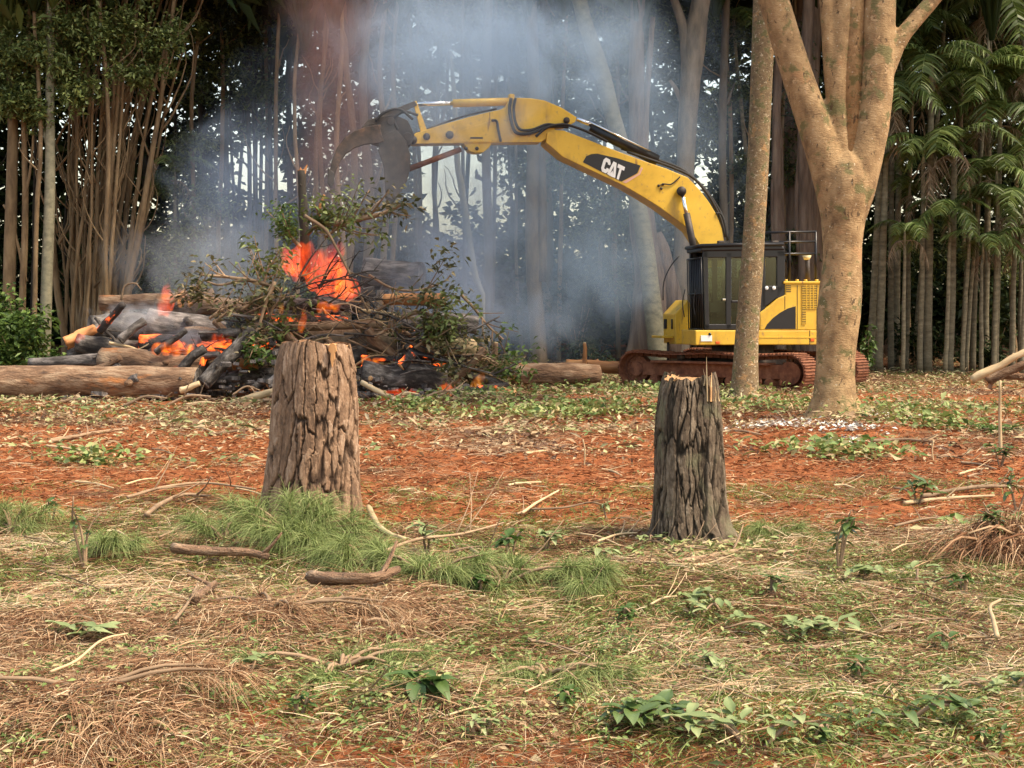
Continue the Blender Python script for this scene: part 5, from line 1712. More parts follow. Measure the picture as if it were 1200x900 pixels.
def flame(label, tongues, Z, mat, thick=.28, vox=.03):
    if Z > 25.4 and len(tongues) < 6:
        Z -= .45
    tongues = [(a, b + 1, c + random.uniform(-3, 3), d - (b - d) * (.22 if len(tongues) < 6 else 0), w * 1.1) for a, b, c, d, w in tongues]
    """tongues: (px, py foot, px, py tip, width px)"""
    pts = np.array([at(t[0], t[1], Z) for t in tongues])
    c = pts.mean(0)
    mb = MB()
    for (x0, y0, x1, y1, w) in tongues:
        sw = random.uniform(-.25, .25) * w
        dz = random.uniform(-.12, .12)
        path = spline([(x0, y0 + w * .2), (x0 + (x1 - x0) * .35 + sw, y0 + (y1 - y0) * .35), (x0 + (x1 - x0) * .7 - sw * .6, y0 + (y1 - y0) * .7), (x1, y1)], 12)
        p3 = np.array([at(a, b, Z + dz) for a, b in path])
        t = np.linspace(0, 1, 12)
        r = w / 2 / ppm(Z) * np.clip(np.sin(math.pi * np.clip(.18 + .82 * t, 0, 1)) ** .8, .03, 1)
        mb.tube(p3, r, 12, wob=.5, seed=random.randint(0, 99))
    o = tag(mb.build('flame', MT[mat], origin=c), label, 'flame')
    md = o.modifiers.new('merge', 'REMESH')
    md.mode, md.voxel_size, md.use_smooth_shade = 'VOXEL', vox, True
    return o


flame('largest orange flame leaping in the middle of the pile under the leaning pole',
      [(402, 345, 412, 324, 20), (394, 343, 402, 302, 24), (380, 340, 392, 284, 28), (366, 330, 376, 290, 26), (350, 318, 352, 282, 24), (338, 312, 336, 288, 18), (386, 338, 398, 305, 30), (372, 334, 366, 298, 26), (410, 344, 420, 330, 12), (344, 318, 330, 300, 16), (358, 316, 362, 280, 14), (390, 320, 400, 280, 16)], 26.2, 'flame')
flame('bright orange heart at the right foot of the largest flame', [(396, 345, 402, 322, 14), (408, 345, 412, 330, 12), (416, 345, 419, 336, 8)], 25.9, 'flame_hot')
flame('low flame under the dark branches below the largest flame', [(374, 364, 382, 354, 10), (384, 365, 390, 356, 10), (394, 364, 396, 357, 8)], 25.6, 'flame_hot')
flame('small round flame left of the largest flame', [(347, 327, 349, 314, 11)], 25.9, 'flame')
flame('red flame tongue in the smoke at the upper left of the pile', [(192, 366, 196, 336, 14), (188, 368, 190, 350, 9), (200, 362, 203, 344, 7)], 26.9, 'flame')
flame('yellow flame at the upper left of the pile', [(208, 350, 209, 338, 6), (212, 358, 216, 340, 9), (221, 358, 224, 348, 7)], 26.7, 'flame_yellow')
flame('glowing orange flame along the log in the middle left of the pile', [(182, 412, 188, 402, 14), (194, 413, 198, 402, 14), (206, 414, 210, 404, 13), (218, 414, 224, 405, 11)], 25.9, 'flame_hot')
flame('pinkish glow between the leaning log and the grey log', [(248, 402, 252, 392, 10), (258, 402, 262, 392, 9), (268, 402, 270, 394, 7)], 26.0, 'flame')
flame('small yellow flame under the hooked branch', [(330, 366, 332, 356, 7)], 25.7, 'flame_yellow')
flame('thin orange flame above the pale stump', [(352, 388, 354, 372, 8), (356, 380, 355, 362, 7)], 25.7, 'flame_hot')
flame('flame at the burning right end of the brown log', [(204, 444, 206, 430, 12), (198, 444, 199, 434, 8)], 25.0, 'flame_hot')
flame('orange flame tucked against the right edge of the pale stump', [(426, 426, 432, 418, 10), (438, 426, 442, 420, 9)], 25.4, 'flame_hot')
flame('red flame on the ground at the right side of the pile', [(456, 470, 460, 458, 14), (468, 470, 474, 456, 15), (482, 468, 484, 457, 13), (446, 472, 450, 462, 10)], 24.9, 'flame')
flame('orange flame at the foot of the pile below the split log', [(518, 464, 522, 450, 13), (528, 462, 531, 451, 10)], 25.1, 'flame_hot')
flame('yellow flame at the right end of the pile beside the stake', [(560, 454, 566, 438, 9), (554, 456, 556, 444, 7)], 25.3, 'flame_yellow')
flame('faint red flame at the left end of the pile', [(96, 396, 100, 384, 9), (90, 400, 92, 390, 8)], 26.1, 'flame')

# ================================================================== SMOKE
def smoke(label, c, r, density, col, sc, lo, hi, absorb=None, st=(1, 1, .85), power=1.0):
    """A plume: an ellipsoid of thin, uneven smoke that fades out to its rim."""
    mb = MB()
    mb.sphere((0, 0, 0), 1.0, 28, 18)
    m = bpy.data.materials.new('smoke')
    m.use_nodes = True
    n, l = m.node_tree.nodes, m.node_tree.links
    n.remove(n['Principled BSDF'])
    v = n.new('ShaderNodeVolumePrincipled')
    v.inputs['Color'].default_value = (*col, 1)
    if absorb:
        v.inputs['Absorption Color'].default_value = (*absorb, 1)
    v.inputs['Anisotropy'].default_value = .1
    tc = n.new('ShaderNodeTexCoord')
    ln = n.new('ShaderNodeVectorMath')
    ln.operation = 'LENGTH'
    l.new(tc.outputs['Object'], ln.inputs[0])
    fall = n.new('ShaderNodeMapRange')
    fall.interpolation_type = 'SMOOTHSTEP'
    fall.inputs[1].default_value, fall.inputs[2].default_value = 1.0, .15
    l.new(ln.outputs['Value'], fall.inputs[0])
    vec = _coord(n, l, 'pos', st)
    ad = n.new('ShaderNodeMath')
    ad.operation = 'MULTIPLY_ADD'          # noise eaten away towards the rim
    l.new(fall.outputs[0], ad.inputs[0])
    ad.inputs[1].default_value = .34
    l.new(_noise(n, l, vec, sc, 6, .62, 1.4), ad.inputs[2])
    rp = _ramp(n, [(lo + .20, (0, 0, 0)), (hi + .22, (1, 1, 1))])
    l.new(ad.outputs[0], rp.inputs[0])
    a = n.new('ShaderNodeMath')
    a.operation = 'MULTIPLY'
    f2 = n.new('ShaderNodeMath')
    f2.operation = 'POWER'
    f2.inputs[1].default_value = .5
    l.new(fall.outputs[0], f2.inputs[0])
    l.new(f2.outputs[0], a.inputs[0])
    l.new(rp.outputs[0], a.inputs[1])
    b = n.new('ShaderNodeMath')
    b.operation = 'MULTIPLY'
    b.inputs[1].default_value = density
    l.new(a.outputs[0], b.inputs[0])
    l.new(b.outputs[0], v.inputs['Density'])
    l.new(v.outputs[0], n['Material Output'].inputs['Volume'])
    o = mb.build('smoke', m)
    o.location, o.scale = c, r
    return tag(o, label, kind='stuff')


smoke('thin blue veil of smoke among the trees behind the boom', at(590, 190, 32.5), (8.5, 3.4, 7.0), .2, (.54, .75, 1.0), .5, .34, .66)
smoke('blue white billow above the grapple and the long chrome rod', at(500, 55, 30.5), (3.1, 2.4, 2.9), .55, (.60, .78, 1.0), .62, .42, .62)
smoke('blue billow above the arm', at(590, 60, 31.5), (3.2, 2.6, 2.6), .42, (.58, .77, 1.0), .6, .42, .62)
smoke('drifting smoke under the arm', at(540, 250, 29.5), (2.4, 2.0, 2.6), .55, (.64, .80, 1.0), .75, .42, .64)
smoke('thin smoke drifting in front of the arm', at(545, 140, 28.2), (2.7, 1.1, 1.7), .42, (.66, .78, .92), .7, .38, .64)
smoke('blue haze left of the snag in front of the dark trunks', at(285, 230, 31), (2.6, 2.0, 3.0), .30, (.54, .72, 1.0), .7, .40, .64)
smoke('blue haze patch right of the boom tip', at(700, 70, 33), (3.0, 2.2, 2.6), .40, (.58, .77, 1.0), .6, .42, .64)
smoke('blue haze patch under the boom left of the cab', at(690, 320, 32.5), (2.6, 2.0, 2.2), .34, (.58, .77, 1.0), .7, .42, .64)
smoke('pale smoke rolling over the right end of the pile', at(530, 345, 28.4), (2.4, 1.8, 1.9), .62, (.68, .81, 1.0), .85, .42, .62)
smoke('reddish brown smoke column rising above the fire', at(398, 110, 31.5), (2.2, 1.9, 6.6), .85, (.24, .135, .12), .62, .42, .68, (.5, .32, .28))  # red of the fire glow put into the smoke's own colour
smoke('thin grey smoke over the left end of the pile', at(250, 320, 28.5), (3.6, 2.2, 2.2), .30, (.60, .68, .78), .9, .42, .66)
smoke('white wisp curling from the smoking stub', at(160, 372, 26.4), (1.3, .6, .55), 1.2, (.85, .9, .96), 2.2, .42, .62)
smoke('small wisp between the middle logs', at(230, 400, 26.0), (1.1, .5, .5), 1.6, (.85, .9, .96), 2.4, .42, .62)
smoke('low smoke near the ground left of the tracks', at(620, 380, 31.5), (2.4, 1.8, 1.3), .42, (.64, .80, 1.0), 1.0, .42, .64)
smoke('smoke hanging around the grapple and the top of the pile', at(450, 250, 27.0), (2.6, 1.5, 2.8), .26, (.44, .48, .54), .8, .38, .66)

# ================================================================== GROUND COVER
def strew(n, x0, x1, y0, y1, dens, pw=1.0):
    """Random ground positions in the view wedge; dens(x, y) in 0..1."""
    y = y0 + (y1 - y0) * rng.uniform(0, 1, n) ** pw
    x = rng.uniform(-1, 1, n) * (.43 * y + .9)
    k = rng.uniform(0, 1, n) < dens(x, y)
    x, y = x[k], y[k]
    return np.stack([x, y, gh(x, y)], -1)


def micro(P):
    x, y = P[:, 0], P[:, 1]
    P = P.copy()
    P[:, 2] += (fbm(x * 7, y * 7, s=31, octv=4) - .5) * .05 * (1 - sstep(20, 40, y)) + (fbm(x * 24, y * 24, s=37, octv=3) - .5) * .022 * (1 - sstep(8, 14, y))
    return P


# dry straw: long fallen pine needles in tufts of one direction
def straw_dens(x, y):
    return np.clip(1.02 - bare(x, y) * 1.0, 0.05, 1) * (1 - .6 * sstep(9.5, 11, y))


mb = MB()
P = micro(strew(190000, -3, 3, 4.3, 20, straw_dens, 1.3))
n = len(P)
ang = fbm(P[:, 0] * 1.7, P[:, 1] * 1.7, s=61, octv=3) * 18 + rng.normal(0, .75, n)
tuft = sstep(.45, .75, fbm(P[:, 0] * 2.6, P[:, 1] * 2.6, s=63, octv=3))
D = np.stack([np.cos(ang), np.sin(ang), rng.uniform(-.02, .22, n) + .35 * tuft * rng.uniform(0, 1, n)], -1)
col = np.clip(-.12 + 1.3 * fbm(P[:, 0] * 1.3, P[:, 1] * 1.3, s=65, octv=3) + rng.normal(0, .28, n), 0, 1)
P[:, 2] += rng.uniform(.0, .045, n)
blades(mb, P, D, rng.uniform(.10, .26, n), rng.uniform(.0022, .0045, n) * (.7 + P[:, 1] * .06), col, rng.uniform(.05, .5, n), 3, .5)
# heaps of straw on the mounds of the front left and the middle
for px, py, rx, ry, m_, h in ((110, 850, .60, .34, 5000, .10), (300, 735, .75, .4, 5000, .09), (60, 745, .6, .4, 4500, .09), (480, 715, .5, .4, 3500, .07), (200, 790, .5, .3, 3000, .07), (520, 835, .4, .3, 2500, .05), (420, 700, .6, .3, 2500, .06)):
    g = gpt(px, py)
    x, y = g[0] + rng.normal(0, rx * .5, m_), g[1] + rng.normal(0, ry * .5, m_)
    d = np.exp(-((x - g[0]) / rx) ** 2 - ((y - g[1]) / ry) ** 2)
    Q = np.stack([x, y, gh(x, y) + rng.uniform(0, 1, m_) * h * d], -1)
    a = rng.uniform(0, 6.28, m_)
    sl = np.arctan2(y - g[1], x - g[0])
    a = np.where(rng.uniform(0, 1, m_) < .22, sl + rng.normal(0, .6, m_), a)
    blades(mb, Q, np.stack([np.cos(a), np.sin(a), rng.uniform(-.1, .5, m_)], -1), rng.uniform(.08, .24, m_), rng.uniform(.002, .005, m_), np.clip(rng.normal(.45, .26, m_), 0, 1), rng.uniform(.3, .8, m_), 3, .5)
tag(mb.build('straw', MT['straw']), 'brown and tan dry straw and fallen pine needles over the ground', kind='stuff')

# leaf litter: dry and half green leaves and chips, thicker beyond the bare soil
mb = MB()


def lit_dens(x, y):
    b = bare(x, y)
    far = sstep(16.5, 20, y)
    return np.clip(((1 - b) * (.45 + .45 * far) + .12) * (.35 + 1.1 * sstep(.38, .62, fbm(x * 1.3, y * 1.3, s=73, octv=3))), 0, 1)


P = micro(strew(90000, 0, 0, 4.4, 15, lambda x, y: lit_dens(x, y) * (.45 + .35 * sstep(-1, 1.5, x)), 1.2))
n = len(P)
P[:, 2] += rng.uniform(.003, .035, n)
leaves(mb, P, rdir(n, -.25, .45), np.minimum(rng.lognormal(-3.5, .55, n), .10), np.minimum(rng.lognormal(-4.5, .5, n), .035), np.clip(rng.beta(1.6, 2.0, n) * 1.1, 0, 1), .2)
P = micro(strew(130000, 0, 0, 14, 40, lit_dens, .9))
n = len(P)
P[:, 2] += rng.uniform(.0, .09, n)
gr_ = fbm(P[:, 0] * .55, P[:, 1] * .55, s=71, octv=3)
cl = np.clip(rng.beta(1.8, 2.0, n) + (gr_ - .5) * 1.3, 0, 1)
leaves(mb, P, rdir(n, -.3, .6), rng.lognormal(-2.35, .5, n), rng.lognormal(-3.6, .5, n), cl, .2)
tag(mb.build('leaf_litter', MT['litter']), 'dry and wilting leaves and chips strewn over the clearing', kind='stuff')

# crumbs, needles and clods on the red soil
mb = MB()
P = micro(strew(80000, 0, 0, 9, 24, lambda x, y: .15 + .85 * bare(x, y), 1.0))
n = len(P)
P[:, 2] += rng.uniform(0, .02, n)
blades(mb, P, rdir(n, -.1, .45), rng.uniform(.03, .15, n), rng.uniform(.004, .012, n) * (.5 + P[:, 1] * .05), np.clip(rng.beta(1.5, 1.9, n), 0, 1), .3, 2, .6)
P = micro(strew(14000, 0, 0, 4.4, 26, lambda x, y: .08 + .92 * bare(x, y), 1.0))
n = len(P)
s_ = np.minimum(rng.lognormal(-5.3, .6, n), .022)[:, None] * (.6 + .03 * P[:, 1:2])
o8 = np.array([(i, j, k) for i in (-1, 1) for j in (-1, 1) for k in (-.7, .8)], float)
v = P[:, None] + (o8[None] + rng.uniform(-.4, .4, (n, 8, 3))) * s_[:, None]
f6 = np.array([(0, 1, 3, 2), (4, 6, 7, 5), (0, 4, 5, 1), (2, 3, 7, 6), (0, 2, 6, 4), (1, 5, 7, 3)])
mb.add(v.reshape(-1, 3), [(np.arange(n)[:, None, None] * 8 + f6[None]).reshape(-1, 4)], np.repeat(rng.uniform(.15, .6, n), 8))
tag(mb.build('soil_crumbs', MT['soil_bits'], smooth=False), 'red earth clods, crumbs and needles on the bare soil', kind='stuff')

# grass
mb = MB()


def grass_dens(x, y):
    g = .12 + .88 * sstep(.40, .60, fbm(x * 1.1 + 5, y * 1.1, s=81, octv=4))
    band = .5 + .5 * np.exp(-((y - 9.2) / 1.7) ** 2)
    rt = .5 + .5 * sstep(-1.2, .6, x)
    return np.clip(1.25 * g * band * rt * (1 - .8 * bare(x, y)), 0, 1)


P = micro(strew(300000, 0, 0, 4.4, 12.5, grass_dens, 1.1))
n = len(P)
a = fbm(P[:, 0] * 2.2, P[:, 1] * 2.2, s=83, octv=2) * 14 + rng.normal(0, .9, n)
D = np.stack([np.cos(a) * .8, np.sin(a) * .8, rng.uniform(.25, 1.1, n)], -1)
blades(mb, P, D, rng.uniform(.05, .2, n), rng.uniform(.003, .008, n), np.clip(rng.normal(.40, .24, n), 0, 1), rng.uniform(.3, .9, n), 3, .15)
for px, py, rx, m_, h, w in ((345, 650, .6, 900, .2, .005), (80, 640, .7, 1200, .2, .005), (190, 650, .6, 900, .18, .005), (520, 660, .7, 1200, .2, .005), (640, 665, .6, 1100, .2, .006), (780, 690, .5, 800, .18, .006), (930, 660, .5, 600, .15, .005), (330, 800, .5, 700, .15, .005), (200, 700, .5, 500, .15, .005), (560, 760, .6, 900, .16, .005), (760, 700, .6, 900, .18, .006), (900, 840, .5, 800, .14, .005), (1100, 720, .6, 800, .15, .006), (500, 820, .38, 700, .2, .010), (450, 810, .3, 500, .18, .010), (640, 790, .45, 900, .16, .006), (720, 770, .5, 1000, .16, .006), (620, 725, .6, 1400, .17, .006), (830, 735, .5, 900, .18, .007),
                             (1000, 745, .5, 700, .13, .006), (1090, 845, .3, 700, .16, .007), (940, 790, .5, 700, .13, .006), (30, 610, .6, 700, .22, .007), (1185, 800, .3, 400, .18, .006), (700, 840, .4, 500, .13, .006), (410, 770, .4, 700, .15, .006),
                             (880, 690, .4, 500, .15, .006), (560, 680, .5, 800, .2, .006), (700, 700, .4, 800, .24, .007), (220, 545, .7, 350, .16, .007), (120, 545, .6, 300, .16, .007)):
    g = gpt(px, py)
    x, y = g[0] + rng.normal(0, rx * .55, m_), g[1] + rng.normal(0, rx * .4, m_)
    a = rng.uniform(0, 6.28, m_)
    blades(mb, np.stack([x, y, gh(x, y) - .01], -1), np.stack([np.cos(a) * .7, np.sin(a) * .7, rng.uniform(.3, 1.2, m_)], -1), rng.uniform(.5, 1.1, m_) * h, w * rng.uniform(.5, 1, m_), np.clip(rng.normal(.42, .2, m_), 0, 1), rng.uniform(.4, 1, m_), 4, .12)
# low green growth around the machine and beyond the soil
P = strew(26000, 0, 0, 21, 36, lambda x, y: sstep(.5, .66, fbm(x * .5, y * .5, s=91, octv=3)))
n = len(P)
blades(mb, P, rdir(n, .1, 1), rng.uniform(.1, .32, n), rng.uniform(.012, .03, n), np.clip(rng.normal(.32, .2, n), 0, 1), .6, 3, .1)
tag(mb.build('grass', MT['grass']), 'wilting green and straw coloured grass in patches on the clearing', kind='stuff')

# bright green low weeds: the patch in front of the excavator and right of the fire
mb = MB()
for px, py, rx, ry, m_ in ((780, 462, 2.4, .8, 825), (905, 480, 1.6, .7, 495), (690, 485, 1.4, .7, 660), (620, 492, 1.6, .8, 495), (990, 535, .8, .5, 385), (1060, 490, 1.5, .8, 385), (490, 482, .7, .3, 247), (1100, 505, .8, .4, 247), (110, 545, .5, .3, 165),
                          (560, 470, 1.5, .5, 385), (1190, 625, .5, .3, 231), (640, 455, 1.4, .6, 385), (590, 432, .8, .5, 275)):
    g = gpt(px, py)
    x, y = g[0] + rng.normal(0, rx * .5, m_), g[1] + rng.normal(0, ry * .5, m_)
    L = .05 + .008 * y
    leaves(mb, np.stack([x, y, gh(x, y) + rng.uniform(0, .22, m_) * min(1, g[1] / 20)], -1), rdir(m_, -.2, .8), rng.uniform(.5, 1, m_) * np.minimum(L, .16), rng.uniform(.2, .5, m_) * np.minimum(L, .16), np.clip(rng.beta(2, 2, m_), 0, 1))
# leafy clippings lying in clumps over the straw
for _ in range(260):
    px, py = (random.uniform(420, 1200) if random.random() < .72 else random.uniform(0, 420)), random.uniform(640, 890)
    g = gpt(px, py)
    m_, rx = random.randint(25, 90), random.uniform(.05, .2)
    x, y = g[0] + rng.normal(0, rx, m_), g[1] + rng.normal(0, rx * .7, m_)
    leaves(mb, np.stack([x, y, gh(x, y) + rng.uniform(.005, .07, m_)], -1), rdir(m_, -.3, .6), rng.uniform(.012, .05, m_), rng.uniform(.005, .018, m_), np.clip(rng.beta(2, 2.4, m_) + random.uniform(-.2, .2), 0, 1))
# weeds and litter around the feet of the stumps
for px, py, rx in ((320, 612, .3), (410, 622, .3), (770, 648, .22), (860, 645, .25), (815, 655, .3)):
    g = gpt(px, py)
    m_ = 160
    x, y = g[0] + rng.normal(0, rx, m_), g[1] + rng.normal(0, rx * .5, m_)
    leaves(mb, np.stack([x, y, gh(x, y) + rng.uniform(.0, .06, m_)], -1), rdir(m_, -.2, .7), rng.uniform(.03, .09, m_), rng.uniform(.01, .03, m_), np.clip(rng.beta(2, 1.4, m_), 0, 1))
tag(mb.build('weeds', MT['weed']), 'low leafy green weeds in front of the excavator and around the fire', kind='stuff')

# pale ash flakes at the foot of the forked tree
mb = MB()
for px, py, rx, ry, m_ in ((955, 502, .55, .2, 180), (890, 503, .4, .18, 110), (1000, 505, .35, .14, 90), (1045, 490, .5, .3, 90), (920, 497, .5, .2, 80), (985, 520, .3, .15, 60)):
    g = gpt(px, py)
    x, y = g[0] + rng.normal(0, rx * .6, m_), g[1] + rng.normal(0, ry * .6, m_)
    leaves(mb, np.stack([x, y, gh(x, y) + rng.uniform(.01, .08, m_)], -1), rdir(m_, -.2, .5), rng.uniform(.03, .12, m_), rng.uniform(.02, .07, m_), rng.uniform(0, 1, m_))
tag(mb.build('ash_litter', MT['ash_bits']), 'white ash flakes scattered at the foot of the forked tree', kind='stuff')


# ================================================================== BOUGHS, STICKS, PLANTS IN FRONT
def pine_bough(label, px, py, n, rad, L, hgt, mat='needle_green', group=None, lean=0):
    g = gpt(px, py)
    mb = MB()
    st = MB()
    k = max(4, n // 130)
    for i in range(k):
        a = random.uniform(0, 6.28)
        q = g + np.array((math.cos(a) * rad * random.uniform(.1, 1), math.sin(a) * rad * .6 * random.uniform(.1, 1), hgt * random.uniform(.15, 1)))
        st.tube(spline([g + (0, 0, .02), (g + q) / 2 + (0, 0, .05), q], 6), np.linspace(.012, .005, 6), 5)
        m = n // k
        d0 = unit(q - g + np.array((lean, 0, .02)))
        t = rng.uniform(0, 1, m) ** .5
        P = g + (q - g) * (.35 + .65 * t)[:, None] + (rdir(m) * .015)
        D = d0 * .8 + rdir(m, -.4, .9) * .85
        blades(mb, P, D, rng.uniform(.6, 1.1, m) * L, rng.uniform(.0026, .0042, m), np.clip(rng.normal(.5, .22, m), 0, 1), rng.uniform(.4, 1.0, m), 4, .4)
    o = tag(st.build('pine_bough', MT['branch'], origin=g), label, 'pine bough', group)
    u = mb.build('needles', MT[mat], o, origin=g)
    u.location = (0, 0, 0)
    return o


pine_bough('large tuft of green pine needles against the foot of the pale stump', 345, 645, 4200, .5, .30, .30)
pine_bough('green pine tuft right of the large one below the pale stump', 425, 668, 1800, .34, .26, .18)
pine_bough('green pine tuft left of the pale stump', 262, 640, 1800, .40, .26, .18)
pine_bough('grey green pine bough lying in the middle of the straw', 590, 690, 1800, .55, .24, .14)
pine_bough('pine tuft under the thin arching branches right of the broken log', 500, 690, 1500, .36, .25, .18)
pine_bough('pine bough fallen low between the two stumps', 680, 690, 1500, .45, .22, .14)
pine_bough('flat pine bough left of the bright grass clump', 400, 790, 1200, .45, .20, .08)
pine_bough('pale green pine tuft at the far left edge', 14, 628, 1200, .4, .26, .22)
pine_bough('thin pine bough in front of the left edge tuft', 120, 655, 1100, .36, .22, .18)
pine_bough('small pine bough beside the foot of the dark stump', 905, 632, 700, .3, .2, .1)
pine_bough('pine bough low in the middle front', 640, 800, 1100, .4, .2, .08)
pine_bough('dry brown pine bough on the big heap of straw', 110, 815, 600, .6, .18, .10, 'straw')
pine_bough('dry brown pine bough covering the broken log', 320, 720, 800, .65, .18, .10, 'straw')
pine_bough('dry pine bough at the left edge of the straw', 40, 750, 600, .45, .18, .08, 'straw')
pine_bough('dry pine bough on the heap behind the bright grass clump', 470, 745, 500, .45, .18, .08, 'straw')


def stick(label, path, w, mat='branch', group=None, lift=.03, ntw=1, name='stick', cat='stick', bl=.14):
    """A stick lying on the ground along picture points."""
    p = np.array([gpt(a, b) for a, b in path])
    up = np.array([c[2] if len(c) > 2 else lift for c in path]) if any(len(c) > 2 for c in path) else np.full(len(p), lift)
    p[:, 2] += up
    q = spline(p, 20)
    c = q.mean(0)
    r0 = w / 2 / ppm(c[1])
    mb = MB()
    sd = random.randint(0, 999)
    mb.tube(q, np.linspace(r0, r0 * .6, 20), 8, wob=.3, seed=sd)
    for _ in range(ntw):
        i = random.randint(4, 17)
        d = unit(q[i + 1] - q[i - 1])
        s = unit(np.cross(d, rdir(1)[0]))
        s[2] = abs(s[2])
        mb.tube(spline([q[i], q[i] + (d + s) * bl * .5, q[i] + (d * 1.2 + s * 1.4) * bl * .8], 5), np.linspace(r0 * .5, r0 * .2, 5), 5)
    return tag(mb.build(name, MT[mat], origin=c), label, cat, group)


def S(label, path, w, mat='branch', **k):
    path3 = [(c[0], c[1]) for c in path]
    return stick(label, path3, w, mat, **k)


S('thick bare broken log half under the straw below the pale stump', [(203, 662), (250, 665), (290, 667), (314, 672)], 13, 'log_bark', name='broken_log', cat='log', lift=.10)
S('pale brown broken log end beside a dark hollow right of the straw heap', [(365, 700), (400, 702), (440, 700), (466, 693)], 17, 'log_bark', name='broken_log', cat='log', lift=.10)
S('short knotty piece of branch standing in the straw', [(228, 722), (240, 712), (252, 700)], 12, 'log_bark', name='branch_piece', cat='branch', lift=.08)
S('pale root curving away from the foot of the pale stump', [(432, 602), (442, 622), (456, 634), (474, 640)], 8, 'wood_pale', ntw=0, name='root', cat='root', lift=.05)
S('long thin dark branch arching left of the pale stump', [(150, 600), (190, 588), (240, 582), (300, 590)], 4, 'branch', ntw=3, name='branch', cat='branch', lift=.12, bl=.3)
S('thick twisted branch lying left of the pale stump', [(172, 612), (190, 598), (215, 588), (245, 590)], 6, 'branch', ntw=3, name='branch', cat='branch', lift=.06, bl=.25)
S('long bare branch arching over the pine tuft right of the broken log', [(450, 678), (490, 662), (540, 655), (590, 640)], 4, 'branch', ntw=4, name='branch', cat='branch', lift=.16, bl=.35)
S('pale stick under the arching branch', [(505, 672), (530, 673), (555, 674)], 5, 'wood_pale', ntw=0)
S('crooked branch pointing down between the two stumps', [(552, 662), (575, 678), (590, 688), (650, 690)], 5, 'branch', ntw=3, name='branch', cat='branch', lift=.1, bl=.25)
S('thin pale stick curving on the red soil', [(612, 612), (628, 600), (645, 590), (655, 584)], 3.5, 'wood_pale', ntw=0, lift=.07)
S('long curved stick on the red soil left of the dark stump', [(620, 606), (660, 604), (690, 598), (705, 600)], 3, 'branch', ntw=1, lift=.06)
S('short white stick lying on the bare soil', [(603, 571), (616, 570), (634, 569)], 4, 'wood_pale', ntw=0)
S('straight brown pole lying in front of the dark stump', [(782, 668), (830, 658), (870, 650), (930, 652)], 7, 'branch', ntw=1, name='pole', cat='stick')
S('pale pole crossing below the dark stump', [(720, 658), (760, 666), (800, 672), (838, 668)], 6, 'wood_pale', ntw=1, name='pole', cat='stick')
S('thin upright splinter before the dark stump', [(812, 655), (812, 668), (813, 676)], 5, 'wood_pale', ntw=0)
S('dark twig lying left of the dark stump', [(712, 660), (750, 668), (790, 682)], 3, 'branch', ntw=2)
S('long brown branch lying in the grass at the lower right', [(950, 768), (1000, 757), (1045, 742), (1066, 730)], 7, 'branch', ntw=2, name='branch', cat='branch')
S('pale crooked stick at the right of the straw', [(1168, 772), (1164, 752), (1160, 734), (1172, 726)], 6, 'wood_pale', ntw=0, lift=.1)
S('thick grey branch on the soil near the right edge', [(1080, 586), (1120, 578), (1160, 574), (1210, 575)], 6, 'branch', ntw=2, name='branch', cat='branch')
S('second branch below the thick grey one near the right edge', [(1060, 594), (1110, 588), (1165, 585)], 5, 'wood_pale', ntw=1, name='branch', cat='branch')
S('pale branch lying across the soil right of the forked tree', [(1020, 520), (1060, 518), (1095, 521)], 5, 'branch', ntw=1, name='branch', cat='branch')
S('pale stick at the left lower corner', [(0, 800), (14, 812), (26, 826)], 5, 'wood_pale', ntw=0)
S('long bent straw coloured stick on the big heap of straw', [(60, 838), (90, 824), (120, 800), (150, 790)], 4, 'wood_pale', ntw=0, lift=.16)
S('grey stick poking from the brown heap', [(205, 752), (220, 732), (232, 706)], 4, 'branch', ntw=1, lift=.1)
S('short brown branch on the soil left, beyond the straw', [(60, 520), (110, 510), (150, 505)], 5, 'branch', ntw=1, name='branch', cat='branch')
S('white stick on the soil far left', [(82, 528), (100, 532), (112, 530)], 5, 'wood_pale', ntw=0)
S('long thin branch on the soil below the fire', [(245, 512), (290, 506), (318, 506)], 4, 'branch', ntw=1, name='branch', cat='branch')
S('brown branch on the soil below the right end of the fire', [(560, 512), (600, 500), (640, 487), (672, 480)], 5, 'branch', ntw=2, name='branch', cat='branch')
for i in range(34):
    px, py = random.uniform(20, 1180), random.uniform(485, 610)
    L, a = random.uniform(14, 55), random.uniform(-.35, .35)
    stick('thin broken stick on the red soil', [(px, py), (px + L * .5, py + L * .5 * math.sin(a) - 2), (px + L, py + L * math.sin(a))], random.uniform(1.8, 3.6), random.choice(('branch', 'branch', 'wood_pale')), 'thin sticks on the red soil', .03, 1)
for i in range(60):
    px, py = random.uniform(0, 1190), random.uniform(620, 890)
    L, a = random.uniform(18, 80), random.uniform(-.6, .6)
    stick('thin bare twig lying in the straw', [(px, py), (px + L * .5, py + L * .3 * math.sin(a) - 3), (px + L, py + L * .6 * math.sin(a))], random.uniform(1.6, 3.4), random.choice(('branch', 'branch', 'wood_pale', 'bark_stem')), 'thin twigs in the straw', .05, 2)
# thin dead stems standing up
for px, py, hh, lab in ((1173, 530, 84, 'thin pale stake standing upright near the right edge'), (1095, 540, 24, 'short dead stem upright on the soil right'), (684, 545, 30, 'thin dry stalk upright on the bare soil between the stumps')):
    g = gpt(px, py)
    q = at(px - 1, py - hh, g[1])
    mb = MB()
    mb.tube(spline([g - (0, 0, .1), (g + q) / 2 + rdir(1)[0] * .02, q], 8), np.linspace(.022, .014, 8) if hh > 50 else .008, 7, wob=.2)
    tag(mb.build('stalk', MT['wood_pale'], origin=g), lab, 'stalk')


